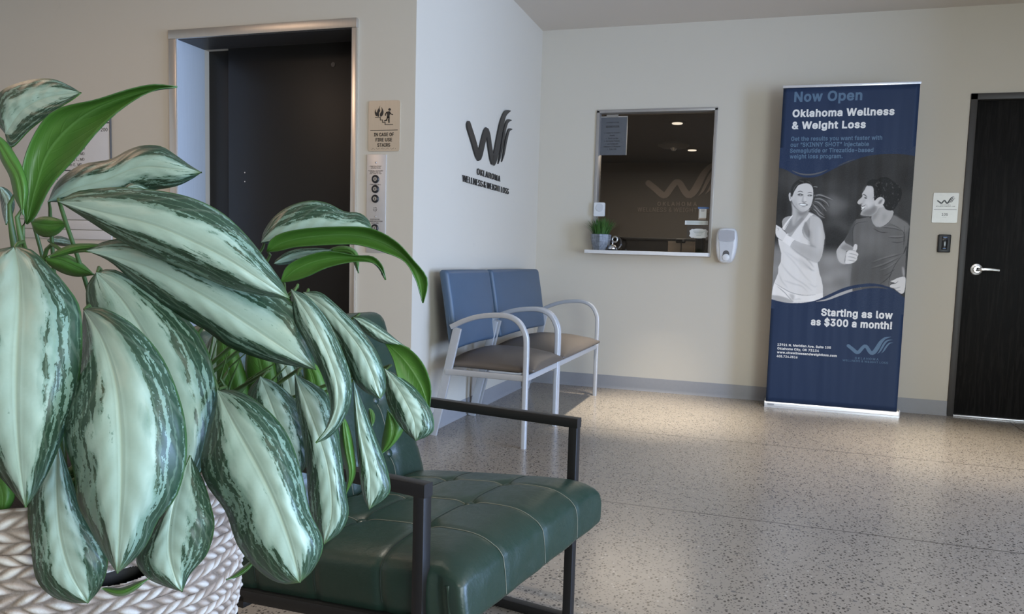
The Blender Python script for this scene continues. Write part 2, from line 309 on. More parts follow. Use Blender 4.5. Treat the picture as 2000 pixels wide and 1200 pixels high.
# writing: outline of built-in letters turned into mesh, mapped onto a plane
# letter outlines (a plain grotesque): advance and contours, 1/1000 em
import json
GLYPH = {k: (v[0] / 1000, [[tuple(float(n) / 1000 for n in q.split(',')) for q in c.split(' ')] for c in v[1].split('|') if c]) for k, v in json.loads(r'''{"!":[196,"67,160 63,509 132,509 128,160|98,-4 81,-1 66,9 56,24 52,41 56,58 66,73 81,83 98,86 116,83 130,73 140,58 143,41 140,24 130,9 116,-1"],"\"":[321,"78,318 70,509 136,509 128,318|193,318 185,509 250,509 243,318"],"$":[447,"202,-74 202,583 244,583 244,-74|224,-9 172,-4 128,9 91,31 64,60 46,96 38,137 104,137 110,110 123,88 142,71 166,59 224,49 257,52 286,60 311,74 329,92 341,114 346,139 342,161 332,179 296,205 245,222 184,239 128,260 86,289 60,326 52,372 58,413 75,448 102,476 138,498 180,511 227,516 275,511 316,498 351,476 377,449 394,415 401,378 337,378 326,412 302,437 267,453 225,459 194,456 167,448 145,435 129,418 118,398 115,376 119,352 131,334 169,308 212,293 264,279 312,264 359,238 395,198 405,171 408,139 403,99 386,64 360,34 323,11 278,-4"],"&":[448,"197,-7 150,-2 110,12 78,34 54,62 39,96 34,133 37,163 47,189 85,235 140,279 216,335 237,352 255,375 262,405 258,427 245,445 226,457 201,461 168,453 145,431 137,399 145,363 169,327 204,284 438,0 364,0 171,231 121,293 87,344 78,370 75,398 79,430 91,458 109,481 134,499 165,510 200,513 235,510 266,499 290,482 308,459 320,433 324,404 315,362 291,325 256,293 154,217 110,174 100,154 97,131 100,108 109,87 124,70 143,57 166,49 193,46 223,50 251,59 301,95 321,121 336,151 346,186 349,224 408,224 405,180 397,144 371,92 345,62 333,47 305,23 271,7 234,-3"],"'":[206,"78,318 70,509 136,509 128,318"],",":[188,"38,-119 68,71 137,71 84,-119"],"-":[453,"337,244 337,188 114,188 114,244"],".":[188,"95,-4 78,-1 63,9 53,24 50,41 53,59 63,73 78,83 95,87 113,83 128,73 138,59 141,41 138,24 128,9 113,-1"],"0":[453,"227,-7 174,1 130,24 95,62 69,113 57,155 50,202 48,254 50,306 57,353 69,395 95,447 130,484 174,508 227,516 279,508 323,484 358,447 384,395 396,353 403,306 405,254 403,202 396,155 384,113 359,62 323,24 279,1|227,50 261,56 290,74 313,103 330,144 340,194 344,254 340,314 330,365 313,405 290,435 261,453 227,460 192,453 163,435 140,405 123,365 113,314 109,254 113,194 123,144 140,103 163,74 192,56"],"1":[453,"76,0 76,55 391,55 391,0|276,509 276,0 212,0 212,448 209,448 86,358 86,427 198,509"],"2":[453,"64,0 64,47 234,229 282,282 311,327 320,371 317,397 308,419 293,436 273,449 224,460 196,457 172,447 153,433 139,413 130,390 127,362 66,362 71,405 86,442 111,473 143,496 182,511 225,516 268,511 306,497 337,474 361,445 376,411 381,372 371,318 336,259 267,180 153,60 153,57 389,57 389,0"],"3":[453,"218,-7 173,-3 133,10 98,30 70,57 52,91 44,132 109,132 115,107 126,87 144,71 165,59 219,50 275,61 297,74 315,93 325,116 329,145 326,172 316,196 299,217 275,234 242,244 201,248 157,248 157,299 288,448 288,452 70,452 70,509 372,509 372,461 211,278 211,289 264,288 308,276 344,253 371,222 387,186 393,145 387,103 370,66 344,36 309,12 266,-2"],"4":[453,"40,105 40,158 247,509 311,509 109,166 109,163 413,163 413,105|282,0 282,121 282,146 282,318 343,318 343,0"],"5":[453,"221,-7 178,-2 140,11 108,32 83,60 66,93 60,130 122,130 127,108 138,89 173,60 221,50 250,53 276,64 298,82 314,104 324,131 328,162 324,193 314,221 297,244 275,262 248,273 218,277 167,268 128,246 67,253 96,509 366,509 366,452 151,452 134,301 136,301 178,325 229,334 263,330 294,321 321,306 345,285 364,260 379,231 388,199 391,163 385,117 369,76 343,41 309,15 268,-1"],"6":[453,"226,-7 182,-1 142,15 109,40 84,74 69,115 64,162 68,199 80,239 137,340 252,509 322,509 151,261 145,261 165,288 196,307 235,314 278,309 316,295 346,271 370,240 384,201 389,157 384,112 368,73 343,39 310,14 271,-2|226,48 254,52 279,63 299,79 314,101 324,128 327,157 324,187 314,213 299,235 279,251 254,262 226,265 198,262 174,252 153,235 138,214 128,188 125,158 128,128 138,102 153,79 174,63 198,52"],"7":[453,"97,0 323,448 323,452 62,452 62,509 391,509 391,449 165,0"],"8":[453,"226,-7 178,-2 136,11 101,33 74,62 57,96 52,135 55,166 65,195 81,220 101,241 125,256 153,265 153,267 119,282 93,308 76,342 70,380 75,417 90,450 114,477 146,498 184,511 226,516 269,511 306,498 337,477 361,450 377,417 382,380 376,342 359,308 333,282 300,267 300,265 327,256 351,241 372,220 387,195 397,166 401,135 395,96 378,62 352,33 317,11 275,-2|226,49 258,52 285,60 307,74 323,91 333,113 337,139 333,165 322,189 305,208 283,223 256,232 226,235 196,232 169,223 147,208 130,189 119,165 115,139 119,113 129,91 145,74 167,60 195,52|226,290 274,300 293,313 307,330 316,351 319,376 316,399 308,420 294,437 275,449 226,460 177,449 159,437 145,420 136,399 133,376 136,351 145,330 159,313 178,300"],"9":[453,"226,516 271,510 310,494 343,468 368,434 384,393 389,347 385,309 373,270 315,168 200,0 130,0 301,248 307,248 287,221 257,202 218,195 175,199 137,214 106,237 83,269 68,307 64,352 69,397 85,436 110,469 143,494 182,510|226,460 199,457 174,446 154,429 138,407 129,381 125,352 129,322 138,295 154,274 174,257 199,247 226,243 254,247 279,257 299,273 314,295 324,321 327,350 324,381 314,407 299,429 279,446 254,457"],":":[188,"95,-4 78,-1 63,9 53,24 50,41 53,59 63,73 78,83 95,87 113,83 128,73 138,59 141,41 138,24 128,9 113,-1|95,271 78,274 63,284 53,299 50,316 53,334 63,349 78,359 95,362 113,359 128,349 138,334 141,316 138,299 128,284 113,274"],"A":[480,"16,0 201,509 276,509 463,0 395,0 287,302 264,372 232,478 245,478 213,371 191,302 85,0|110,142 110,199 370,199 370,142"],"B":[456,"60,0 60,509 241,509 289,504 329,491 359,469 381,442 394,410 398,374 395,344 387,320 356,286 315,267 315,262 339,257 363,245 385,227 402,203 414,173 418,136 413,100 400,67 377,39 344,18 301,4 247,0|125,57 245,57 296,63 330,80 349,105 355,137 352,161 342,184 327,203 306,218 279,228 248,231 125,231|125,285 238,285 288,296 308,309 323,326 333,348 336,372 330,403 313,429 283,446 240,452 125,452"],"C":[510,"267,-7 225,-3 186,7 150,25 119,49 92,79 70,115 53,157 44,203 40,254 44,305 53,352 70,393 92,429 119,459 150,484 186,501 225,512 267,516 340,504 373,490 402,471 427,447 448,418 463,385 473,348 408,348 389,395 357,428 315,449 267,456 223,450 184,432 150,403 125,364 109,314 103,254 109,194 125,145 151,105 184,76 223,59 267,53 315,60 357,81 389,114 408,160 473,160 463,124 448,91 428,62 402,38 373,19 341,5 305,-4"],"D":[502,"219,0 96,0 96,57 215,57 272,63 318,81 354,110 379,149 394,198 399,255 394,312 379,361 354,399 320,428 275,446 221,452 93,452 93,509 225,509 273,505 315,495 353,478 399,441 433,391 449,351 458,306 462,255 458,205 449,159 433,119 411,83 384,54 351,31 312,14 268,3|125,509 125,0 60,0 60,509"],"E":[419,"60,0 60,509 372,509 372,452 125,452 125,286 355,286 355,229 125,229 125,57 375,57 375,0"],"F":[410,"60,0 60,509 369,509 369,452 125,452 125,278 346,278 346,221 125,221 125,0"],"G":[520,"269,-7 225,-3 185,7 149,25 118,49 91,79 69,116 53,157 43,203 40,254 43,305 53,352 69,393 91,429 117,459 149,484 184,501 223,512 265,516 304,513 340,504 374,489 403,469 429,445 449,416 465,384 474,349 408,349 387,393 356,427 315,448 265,456 222,450 183,432 150,404 125,364 109,314 103,254 109,194 125,145 151,105 184,76 224,59 269,53 309,57 345,71 374,93 396,123 410,160 415,202 434,199 283,199 283,256 478,256 478,200 471,141 451,91 419,50 377,19 326,0"],"H":[517,"60,0 60,509 125,509 125,289 392,289 392,509 457,509 457,0 392,0 392,232 125,232 125,0"],"I":[300,"31,0 31,57 118,57 118,452 31,452 31,509 269,509 269,452 183,452 183,57 269,57 269,0"],"J":[396,"185,-7 124,3 75,33 52,63 38,100 33,145 33,173 98,173 98,145 104,104 122,74 149,56 185,50 220,56 248,74 266,104 272,145 272,509 336,509 336,145 332,100 318,63 294,33 246,3"],"K":[467,"104,145 104,216 139,261 174,303 212,344 364,509 448,509 231,276 228,276|60,0 60,509 125,509 125,334 124,225 125,193 125,0|372,0 188,259 228,309 449,0"],"L":[393,"60,0 60,509 125,509 125,57 361,57 361,0"],"M":[628,"60,0 60,509 152,509 277,187 287,159 299,123 311,84 322,49 307,49 318,83 330,121 342,158 352,187 476,509 568,509 568,0 504,0 504,291 504,327 505,369 506,413 507,457 513,457 498,409 482,363 467,322 456,291 342,0 286,0 170,291 159,321 145,361 129,408 112,457 119,457 120,416 121,372 122,328 122,291 122,0"],"N":[523,"60,0 60,509 136,509 343,183 363,151 388,107 414,55 405,54 401,108 399,157 399,195 399,509 463,509 463,0 387,0 202,290 177,331 148,381 108,452 119,454 122,384 124,328 125,291 125,0"],"O":[533,"267,-7 225,-3 186,7 150,25 119,49 92,79 70,115 53,157 44,203 40,254 44,305 53,352 70,393 92,429 119,459 150,484 186,501 225,512 267,516 309,512 348,501 384,484 415,459 442,429 464,393 480,352 490,305 493,254 490,203 480,157 464,115 442,79 415,49 384,25 348,7 309,-3|267,53 310,59 349,76 383,105 408,144 425,194 430,254 425,314 408,365 383,404 349,433 310,450 267,456 223,450 184,433 151,404 125,364 109,314 103,254 109,194 125,144 151,105 184,76 223,59"],"P":[445,"60,0 60,509 235,509 289,503 332,487 366,462 390,430 404,391 409,348 404,304 390,265 366,233 332,207 289,191 235,186 109,186 109,242 233,242 269,246 297,256 318,272 333,294 342,319 344,348 342,376 333,402 318,423 297,439 268,449 232,452 125,452 125,0"],"Q":[533,"245,159 313,159 369,85 384,65 468,-48 401,-48 346,27 331,46|267,-7 225,-3 186,7 150,25 119,49 92,79 70,115 53,157 44,203 40,254 44,305 53,352 70,393 92,429 119,459 150,484 186,501 225,512 267,516 309,512 348,501 384,484 415,459 442,429 464,393 480,352 490,305 493,254 490,203 480,157 464,115 442,79 415,49 384,25 348,7 309,-3|267,53 310,59 349,76 383,105 408,144 425,194 430,254 425,314 408,365 383,404 349,433 310,450 267,456 223,450 184,433 151,404 125,364 109,314 103,254 109,194 125,144 151,105 184,76 223,59"],"R":[449,"60,0 60,509 236,509 290,504 333,489 367,465 390,433 405,395 409,352 405,309 390,271 367,240 333,217 289,203 236,198 96,198 96,255 234,255 269,258 298,267 319,281 334,300 342,324 345,352 342,380 334,405 319,425 298,440 269,449 233,452 125,452 125,0|353,0 230,229 303,229 428,0"],"S":[447,"224,-9 172,-4 128,9 91,31 64,60 46,96 38,137 104,137 110,110 123,88 142,71 166,59 224,49 257,52 286,60 311,74 329,92 341,114 346,139 342,161 332,179 296,205 245,222 184,239 128,260 86,289 60,326 52,372 58,413 75,448 102,476 138,498 180,511 227,516 275,511 316,498 351,476 377,449 394,415 401,378 337,378 326,412 302,437 267,453 225,459 194,456 167,448 145,435 129,418 118,398 115,376 119,352 131,334 169,308 212,293 264,279 312,264 359,238 395,198 405,171 408,139 403,99 386,64 360,34 323,11 278,-4"],"T":[449,"32,452 32,509 417,509 417,452 257,452 257,0 193,0 193,452"],"U":[517,"259,-8 203,-2 154,15 114,43 85,80 66,124 60,173 60,509 124,509 124,178 128,144 141,113 160,87 187,68 220,56 259,52 298,56 331,68 357,87 377,113 389,144 393,178 393,509 457,509 457,173 451,124 433,80 403,43 363,15 315,-2"],"V":[480,"204,0 16,509 84,509 192,206 215,137 248,31 235,31 267,138 290,206 395,509 463,509 278,0"],"W":[686,"155,0 16,509 82,509 163,196 175,145 187,94 197,40 189,40 200,94 211,145 224,196 306,509 380,509 462,196 474,145 486,94 497,40 488,40 499,94 510,145 523,196 603,509 670,509 530,0 455,0 368,323 351,391 336,475 350,475 335,395 318,323 230,0"],"X":[474,"18,0 217,284 217,236 29,509 104,509 178,400 204,361 223,329 243,292 232,292 252,329 272,361 298,400 374,509 446,509 259,239 259,287 456,0 382,0 292,129 268,165 250,195 230,231 244,231 225,196 206,166 182,129 91,0"],"Y":[472,"203,0 203,208 16,509 91,509 192,344 222,292 250,230 224,230 251,293 280,344 381,509 455,509 268,208 268,0"],"Z":[438,"42,0 42,46 273,385 306,431 341,476 348,454 285,452 223,452 40,452 40,509 397,509 397,462 169,129 134,81 97,33 90,54 152,57 214,57 399,57 399,0"],"a":[389,"160,-9 126,-5 94,5 68,22 48,45 35,73 30,108 34,138 43,161 58,179 78,193 125,211 178,220 234,227 265,235 273,243 276,255 276,257 267,297 240,322 196,331 149,322 118,301 100,274 41,291 57,322 79,346 104,364 133,375 194,384 239,379 286,360 306,343 322,320 333,290 337,251 337,0 277,0 277,52 272,52 252,25 215,1|170,45 202,49 228,59 248,74 263,93 272,115 276,138 276,190 259,182 231,176 200,171 175,168 134,159 103,139 95,124 92,105 102,72 130,52"],"b":[424,"229,-8 198,-5 172,4 138,31 118,59 112,59 112,0 53,0 53,509 114,509 114,319 118,319 137,346 171,373 197,381 229,384 274,378 313,361 345,332 370,293 385,245 390,189 385,133 370,84 346,45 313,16 274,-2|220,47 253,51 279,66 301,88 316,117 325,151 328,189 325,227 316,261 301,290 280,311 253,325 220,330 188,325 161,312 140,291 125,263 116,229 113,189 116,150 125,115 140,86 162,65 188,51"],"c":[396,"207,-8 159,-2 117,16 82,46 56,85 40,133 34,187 40,243 56,291 82,330 117,360 159,378 207,384 260,377 305,356 340,322 362,277 303,262 290,289 270,311 242,325 207,330 173,325 145,310 124,287 108,258 99,224 96,187 99,151 108,117 124,89 145,66 173,51 207,46 243,52 271,66 292,89 304,117 363,102 341,56 306,21 261,-1"],"d":[424,"195,-8 151,-2 111,16 79,45 55,84 39,133 34,189 39,245 55,293 79,332 112,361 151,378 196,384 228,381 253,373 287,346 306,319 311,319 311,509 372,509 372,0 313,0 313,59 307,59 287,31 252,4 227,-5|205,47 236,51 263,65 284,86 299,115 309,150 312,189 309,229 300,263 284,291 263,312 237,325 205,330 172,325 145,311 124,290 108,261 99,227 96,189 99,151 109,117 124,88 145,66 172,51"],"e":[404,"212,-8 161,-2 117,16 82,46 56,85 40,132 34,187 39,242 55,290 81,329 115,359 157,378 205,384 266,374 294,361 319,341 341,315 357,282 368,242 371,194 371,169 75,169 75,221 338,221 310,202 307,237 298,269 283,294 263,314 237,326 205,330 173,326 146,313 125,294 109,270 99,241 96,211 96,178 100,139 110,106 128,80 151,61 179,50 212,46 254,53 285,73 306,105 365,91 353,63 335,39 311,19 283,4 249,-5"],"f":[254,"228,379 228,327 6,327 6,379|81,0 81,432 84,461 96,486 113,505 135,519 187,530 222,527 243,521 227,468 215,472 195,474 171,470 154,460 145,443 142,419 142,0"],"g":[425,"207,-151 168,-148 134,-140 82,-110 51,-69 101,-41 122,-66 154,-88 207,-97 249,-92 282,-75 304,-47 311,-6 311,68 306,68 287,41 252,16 227,8 195,5 152,10 113,27 80,53 55,90 39,136 34,191 39,246 55,293 80,332 112,361 152,378 196,384 228,382 253,373 288,346 308,319 313,319 313,379 372,379 372,-9 367,-54 350,-90 324,-117 291,-136 251,-147|205,59 237,63 264,75 285,95 300,121 309,154 312,193 309,231 300,264 285,291 264,312 237,325 205,330 172,325 145,312 124,290 109,262 99,229 96,193 99,155 109,123 124,96 145,76 172,63"],"h":[410,"114,227 114,0 53,0 53,509 114,509 114,287 102,287 124,332 152,362 187,379 227,384 264,380 295,369 321,349 341,321 353,285 357,240 357,0 296,0 296,235 290,275 273,304 246,323 210,329 184,326 161,317 141,303 126,283 117,257"],"i":[167,"53,0 53,379 114,379 114,0|84,443 67,446 54,455 44,468 41,483 44,499 54,512 67,521 84,524 100,521 114,512 123,499 126,483 123,468 114,455 100,446"],"j":[167,"53,379 114,379 114,-30 111,-63 102,-90 86,-113 65,-129 37,-139 4,-143 -10,-143 -10,-87 2,-87 25,-83 40,-72 50,-54 53,-29|83,443 67,446 53,455 44,468 41,483 44,499 53,512 67,521 83,524 100,521 114,512 123,499 126,483 123,468 114,455 100,446"],"k":[381,"110,137 110,212 121,212 284,379 360,379 184,199 177,199|53,0 53,509 114,509 114,0|294,0 148,186 191,229 372,0"],"l":[189,"139,-2 101,3 74,20 58,47 53,84 53,509 114,509 114,99 120,62 130,54 146,52 160,53 170,54 181,3 162,-1"],"m":[610,"53,0 53,379 112,379 112,295 108,295 118,323 132,346 172,376 219,386 257,380 287,361 309,331 321,295 312,295 322,321 337,343 381,375 437,386 468,383 497,372 522,354 541,328 553,296 557,255 557,0 496,0 496,254 490,289 473,313 447,326 419,330 395,328 374,320 345,290 335,247 335,0 274,0 274,260 269,288 253,311 229,326 199,330 158,320 140,307 126,289 117,266 114,238 114,0"],"n":[410,"114,227 114,0 53,0 53,379 112,379 112,287 102,287 124,332 152,362 187,379 227,384 264,380 295,369 321,349 341,321 353,285 357,240 357,0 296,0 296,235 290,275 273,304 246,323 210,329 184,326 161,317 141,303 126,283 117,257"],"o":[415,"207,-8 159,-2 117,16 82,46 56,85 40,133 34,187 40,243 56,291 82,330 117,360 159,378 207,384 256,378 299,360 333,330 359,291 376,243 381,187 376,133 359,85 333,46 299,16 256,-2|207,46 242,51 270,66 292,89 307,117 316,151 319,187 316,224 307,258 292,287 270,310 242,325 207,330 173,325 145,310 124,287 108,258 99,224 96,187 99,151 108,117 124,89 145,66 173,51"],"p":[424,"53,-143 53,379 112,379 112,319 118,319 137,346 171,373 197,381 229,384 274,378 313,361 345,332 370,293 385,245 390,189 385,133 370,84 346,45 313,16 274,-2 229,-8 198,-5 173,4 138,31 118,59 114,59 114,-143|220,47 253,51 279,66 301,88 316,117 325,151 328,189 325,227 316,261 301,290 280,311 253,325 220,330 188,325 161,312 140,291 125,263 116,229 113,189 116,150 125,115 140,86 162,65 188,51"],"q":[424,"372,-143 311,-143 311,59 306,59 287,31 252,4 227,-5 195,-8 151,-2 111,16 79,45 55,84 39,133 34,189 39,245 55,293 79,332 112,361 151,378 196,384 228,381 253,373 287,346 307,319 313,319 313,379 372,379|205,47 236,51 263,65 284,86 299,115 309,150 312,189 309,229 300,263 284,291 263,312 237,325 205,330 172,325 145,311 124,290 108,261 99,227 96,189 99,151 109,117 124,88 145,66 172,51"],"r":[259,"53,0 53,379 112,379 112,321 115,321 130,347 152,367 181,380 213,385 229,384 243,384 243,322 230,324 207,326 182,323 159,315 140,301 126,284 117,262 114,237 114,0"],"s":[365,"182,-8 145,-5 112,3 84,18 62,38 45,63 36,94 94,107 105,79 124,60 150,49 181,45 217,50 244,62 262,81 268,103 265,121 254,136 237,147 212,155 149,170 104,186 72,208 53,237 47,274 51,305 65,332 87,354 115,370 149,381 187,384 223,381 254,372 279,358 299,339 324,290 268,277 258,298 243,316 219,328 187,333 156,329 131,317 114,299 109,277 112,258 124,243 172,223 229,209 275,194 306,171 325,142 331,107 326,75 312,47 290,24 260,6 223,-5"],"t":[227,"204,379 204,327 6,327 6,379|65,471 126,471 126,98 128,76 136,61 150,53 170,50 185,51 202,54 213,2 192,-3 168,-4 125,2 92,21 72,52 65,93"],"u":[410,"182,-5 146,-1 115,11 89,31 69,59 57,95 53,139 53,379 114,379 114,144 119,105 137,75 164,56 200,50 226,53 249,62 268,77 283,97 293,122 296,153 296,379 357,379 357,0 298,0 298,92 307,92 286,47 257,17 222,0"],"v":[389,"163,0 17,379 84,379 165,155 187,87 206,21 184,21 203,87 224,155 305,379 371,379 226,0"],"w":[567,"138,0 23,379 87,379 133,214 154,137 175,41 165,41 186,135 206,214 252,379 316,379 362,214 382,136 402,41 391,41 413,135 434,214 480,379 545,379 429,0 368,0 319,172 305,225 291,280 277,338 291,338 277,280 263,225 248,172 199,0"],"x":[379,"21,0 171,218 171,171 29,379 100,379 147,306 179,253 207,206 175,206 202,253 233,306 282,379 352,379 209,169 209,214 358,0 287,0 231,85 200,136 173,182 205,182 178,136 148,85 91,0"],"y":[389,"47,-139 61,-86 71,-87 104,-89 130,-74 151,-36 163,-1 17,379 84,379 165,155 187,87 206,21 184,21 202,87 224,155 305,379 371,379 204,-58 177,-107 139,-136 91,-145 65,-143"],"z":[380,"42,0 42,46 254,320 254,323 48,323 48,379 333,379 333,331 126,60 126,56 339,56 339,0"],"“":[300,"52,318 104,509 151,509 121,318|175,318 228,509 274,509 244,318"],"”":[300,"52,318 82,509 151,509 98,318|175,318 205,509 274,509 222,318"],"•":[389,"194,93 166,96 139,107 117,124 100,147 89,173 85,202 89,231 100,257 117,279 139,296 166,307 194,311 223,307 249,296 272,279 289,257 300,231 304,202 300,173 289,147 272,124 249,107 223,96"]," ":[188,""]}''').items()}
_I = np.array(GLYPH['I'][1][0]); ORIENT = 1.0 if ((_I[:, 0] * np.roll(_I[:, 1], -1) - np.roll(_I[:, 0], -1) * _I[:, 1]).sum() > 0) else -1.0
from mathutils.geometry import delaunay_2d_cdt
TRI = {}
def glyph_tris(ch, bold):
    if (ch, bold) in TRI: return TRI[ch, bold]
    V, Eg, CS = [], [], []
    for c in GLYPH.get(ch, GLYPH[' '])[1]:
        c = np.array(c); keep = [0]
        for i in range(1, len(c)):
            if np.linalg.norm(c[i] - c[keep[-1]]) > 0.010: keep.append(i)
        c = c[keep]
        if bold:          # push each contour outward for a heavier weight
            e = np.roll(c, -1, 0) - c; e /= np.maximum(np.linalg.norm(e, axis=1, keepdims=True), 1e-6)
            nrm = np.stack([e[:, 1], -e[:, 0]], 1); q = nrm + np.roll(nrm, 1, 0)
            q /= np.maximum(np.linalg.norm(q, axis=1, keepdims=True), 0.5); k = np.minimum(1.35, 1 / np.maximum(0.6, (q * nrm).sum(1)))
            c = c + q * k[:, None] * bold * ORIENT
        n0 = len(V); V += [Vector(p) for p in c]; Eg += [(n0 + i, n0 + (i + 1) % len(c)) for i in range(len(c))]; CS.append(c)
    if not V: TRI[ch, bold] = ([], []); return TRI[ch, bold]
    vo, _, fo, *_r = delaunay_2d_cdt(V, Eg, [], 0, 1e-6)
    keep = []
    for f in fo:
        p = sum((vo[i] for i in f), Vector((0, 0))) / len(f); wn = 0
        for c in CS:
            d = np.roll(c, -1, 0); up = (c[:, 1] <= p.y) & (d[:, 1] > p.y); dn = (c[:, 1] > p.y) & (d[:, 1] <= p.y)
            cr = (d[:, 0] - c[:, 0]) * (p.y - c[:, 1]) - (p.x - c[:, 0]) * (d[:, 1] - c[:, 1])
            wn += (up & (cr > 0)).sum() - (dn & (cr < 0)).sum()
        if wn: keep.append(tuple(f))
    TRI[ch, bold] = (vo, keep); return TRI[ch, bold]
def text_raw(body, bold=0.0, space=1.0):
    x = 0.0; vs_, fs_ = [], []
    for ch in body:
        vo, fo = glyph_tris(ch, bold); n0 = len(vs_)
        vs_ += [(v.x + x, v.y, 0) for v in vo]; fs_ += [tuple(n0 + i for i in f) for f in fo]
        x += GLYPH.get(ch, GLYPH[' '])[0] * space + bold * 1.2
    me = bpy.data.meshes.new('t'); me.from_pydata(vs_, [], fs_); return me
_hm = text_raw('H'); CAPH = max(v.co.y for v in _hm.vertices); bpy.data.meshes.remove(_hm)
def write(mb, body, origin, ex, ez, en, width, cap, bold=0.012, align='L', depth=0.0006, space=1.0):
    """letters starting at origin; ex along the line, ez up, en out of the surface; width of the line, cap height"""
    me = text_raw(body, bold, space)
    xs = [v.co.x for v in me.vertices]
    if not xs: return
    x0, x1 = min(xs), max(xs); sx = width / (x1 - x0) if width else cap / CAPH; sz = cap / CAPH
    W = (x1 - x0) * sx; off = {'L': 0, 'C': -W / 2, 'R': -W}[align]
    t = bmesh.new(); t.from_mesh(me); bpy.data.meshes.remove(me)
    ex, ez, en, origin = Vector(ex), Vector(ez), Vector(en), Vector(origin)
    for v in t.verts: v.co = origin + ex * ((v.co.x - x0) * sx + off) + ez * (v.co.y * sz)
    if depth:
        r = bmesh.ops.extrude_face_region(t, geom=t.faces[:])
        for g in r['geom']:
            if isinstance(g, bmesh.types.BMVert): g.co += en * depth
    mb.add(t)
def logo_strokes():
    main = [(.037, 0, .037), (.13, -.062, .039), (.225, -.128, .040), (.275, -.118, .040), (.345, -.03, .038), (.395, .016, .037), (.44, -.004, .038), (.50, -.085, .040),
            (.555, -.128, .042), (.61, -.095, .046), (.665, -.01, .046), (.728, .12, .038), (.802, .211, .026), (.864, .243, .016), (.943, .266, .002)]
    s2 = [(.674, -.135, .001), (.72, -.085, .014), (.765, .0, .021), (.815, .106, .022), (.877, .173, .016), (.978, .2, .001)]
    s3 = [(.76, -.116, .001), (.805, -.065, .013), (.84, .0, .019), (.884, .074, .018), (.926, .116, .012), (1.0, .133, .001)]
    return [main, s2, s3]
def draw_logo(mb, origin, ex, ez, en, width, neg=1.12, depth=0.001, pos=1.0):
    """the wave-shaped W with its two swooshes; origin = centre of the left stroke end"""
    origin, ex, ez, en = Vector(origin), Vector(ex), Vector(ez), Vector(en)
    for st in logo_strokes():
        P = curve_pts(st, 48); L = []; R = []
        P = P.copy(); P[:, 1] = np.where(P[:, 1] < 0, P[:, 1] * neg, P[:, 1] * pos)
        n = len(P)
        for i in range(n):
            t = P[min(i + 1, n - 1), :2] - P[max(i - 1, 0), :2]; t /= max(np.linalg.norm(t), 1e-9)
            nn = np.array([-t[1], t[0]]); r = max(P[i, 2], 0.001)
            L.append(P[i, :2] + nn * r); R.append(P[i, :2] - nn * r)
        cap = []
        if st[0][2] > 0.02:
            t = P[1, :2] - P[0, :2]; a = math.atan2(t[1], t[0])
            for k in range(1, 8):
                an = a + math.pi / 2 + math.pi * k / 8
                cap.append(P[0, :2] + st[0][2] * np.array([math.cos(an), math.sin(an)]))
        to = lambda q: origin + ex * (q[0] * width) + ez * (q[1] * width)
        # quads along the stroke, extruded
        t = bmesh.new(); lv = [t.verts.new(to(q)) for q in L]; rv = [t.verts.new(to(q)) for q in R]
        for i in range(n - 1): t.faces.new((lv[i], lv[i + 1], rv[i + 1], rv[i]))
        if cap: t.faces.new([lv[0]] + [rv[0]] + [t.verts.new(to(q)) for q in cap[::-1]])
        r = bmesh.ops.extrude_face_region(t, geom=t.faces[:])
        for g in r['geom']:
            if isinstance(g, bmesh.types.BMVert): g.co += en * depth
        mb.add(t)
EX, EZ, TOCAM = (1, 0, 0), (0, 0, 1), (0, -1, 0)

# ------------------------------------------------------------------ the room
def struct(mb, name, mat, sm=0):
    o = mb.build(name, mat, None, sm); o['kind'] = 'structure'; return o
YB = -3.2                                                           # how far the lobby runs behind the photographer
struct(MB().box((-5.2, YB, -0.1), (6.2, D + 0.16, 0)), 'floor', M_FLOOR)
struct(MB().box((-5.2, YB, H), (6.2, D + 0.16, H + 0.1)), 'ceiling', M_CEIL)
WX0, WX1, WZ0, WZ1 = -1.300, -0.408, 1.04, 2.126                    # reception window opening
DX0, DX1, DZ = 1.244, 2.24, 2.176                                   # suite door opening with its frame
b = MB()
b.box((XL, D, 0), (WX0, D + 0.14, H)); b.box((WX1, D, 0), (DX0, D + 0.14, H)); b.box((DX1, D, 0), (3.2, D + 0.14, H))
b.box((WX0, D, 0), (WX1, D + 0.14, WZ0)); b.box((WX0, D, WZ1), (WX1, D + 0.14, H)); b.box((DX0, D, DZ), (DX1, D + 0.14, H))
struct(b, 'wall_back', M_WALL)
EX0, EX1, EZT = -3.235, -2.12, 2.144                                # elevator opening
b = MB().box((XL - 0.12, E + 0.3, 0), (XL, D, H)); b.box((XL - 0.12, E, 0), (XL, E + 0.3, H))
struct(b, 'wall_left', M_WALL)
b = MB()
b.box((-5.2, E, 0), (EX0, E + 0.3, H)); b.box((EX1, E, 0), (XL - 0.12, E + 0.3, H)); b.box((EX0, E, EZT), (EX1, E + 0.3, H))
struct(b, 'wall_elevator', M_WALL)
# unseen blocker added to keep daylight off the door end of the back wall
b = MB().box((2.55, 3.55, 0), (2.7, D, H)); struct(b, 'wall_light_blocker', M_WALL)

b = MB().box((-5.2, YB - 0.1, 0), (6.2, YB, H)); struct(b, 'wall_front', M_WALL)
b = MB().box((-5.3, YB - 0.1, 0), (-5.2, E + 0.3, H)); struct(b, 'wall_west', M_WALL)

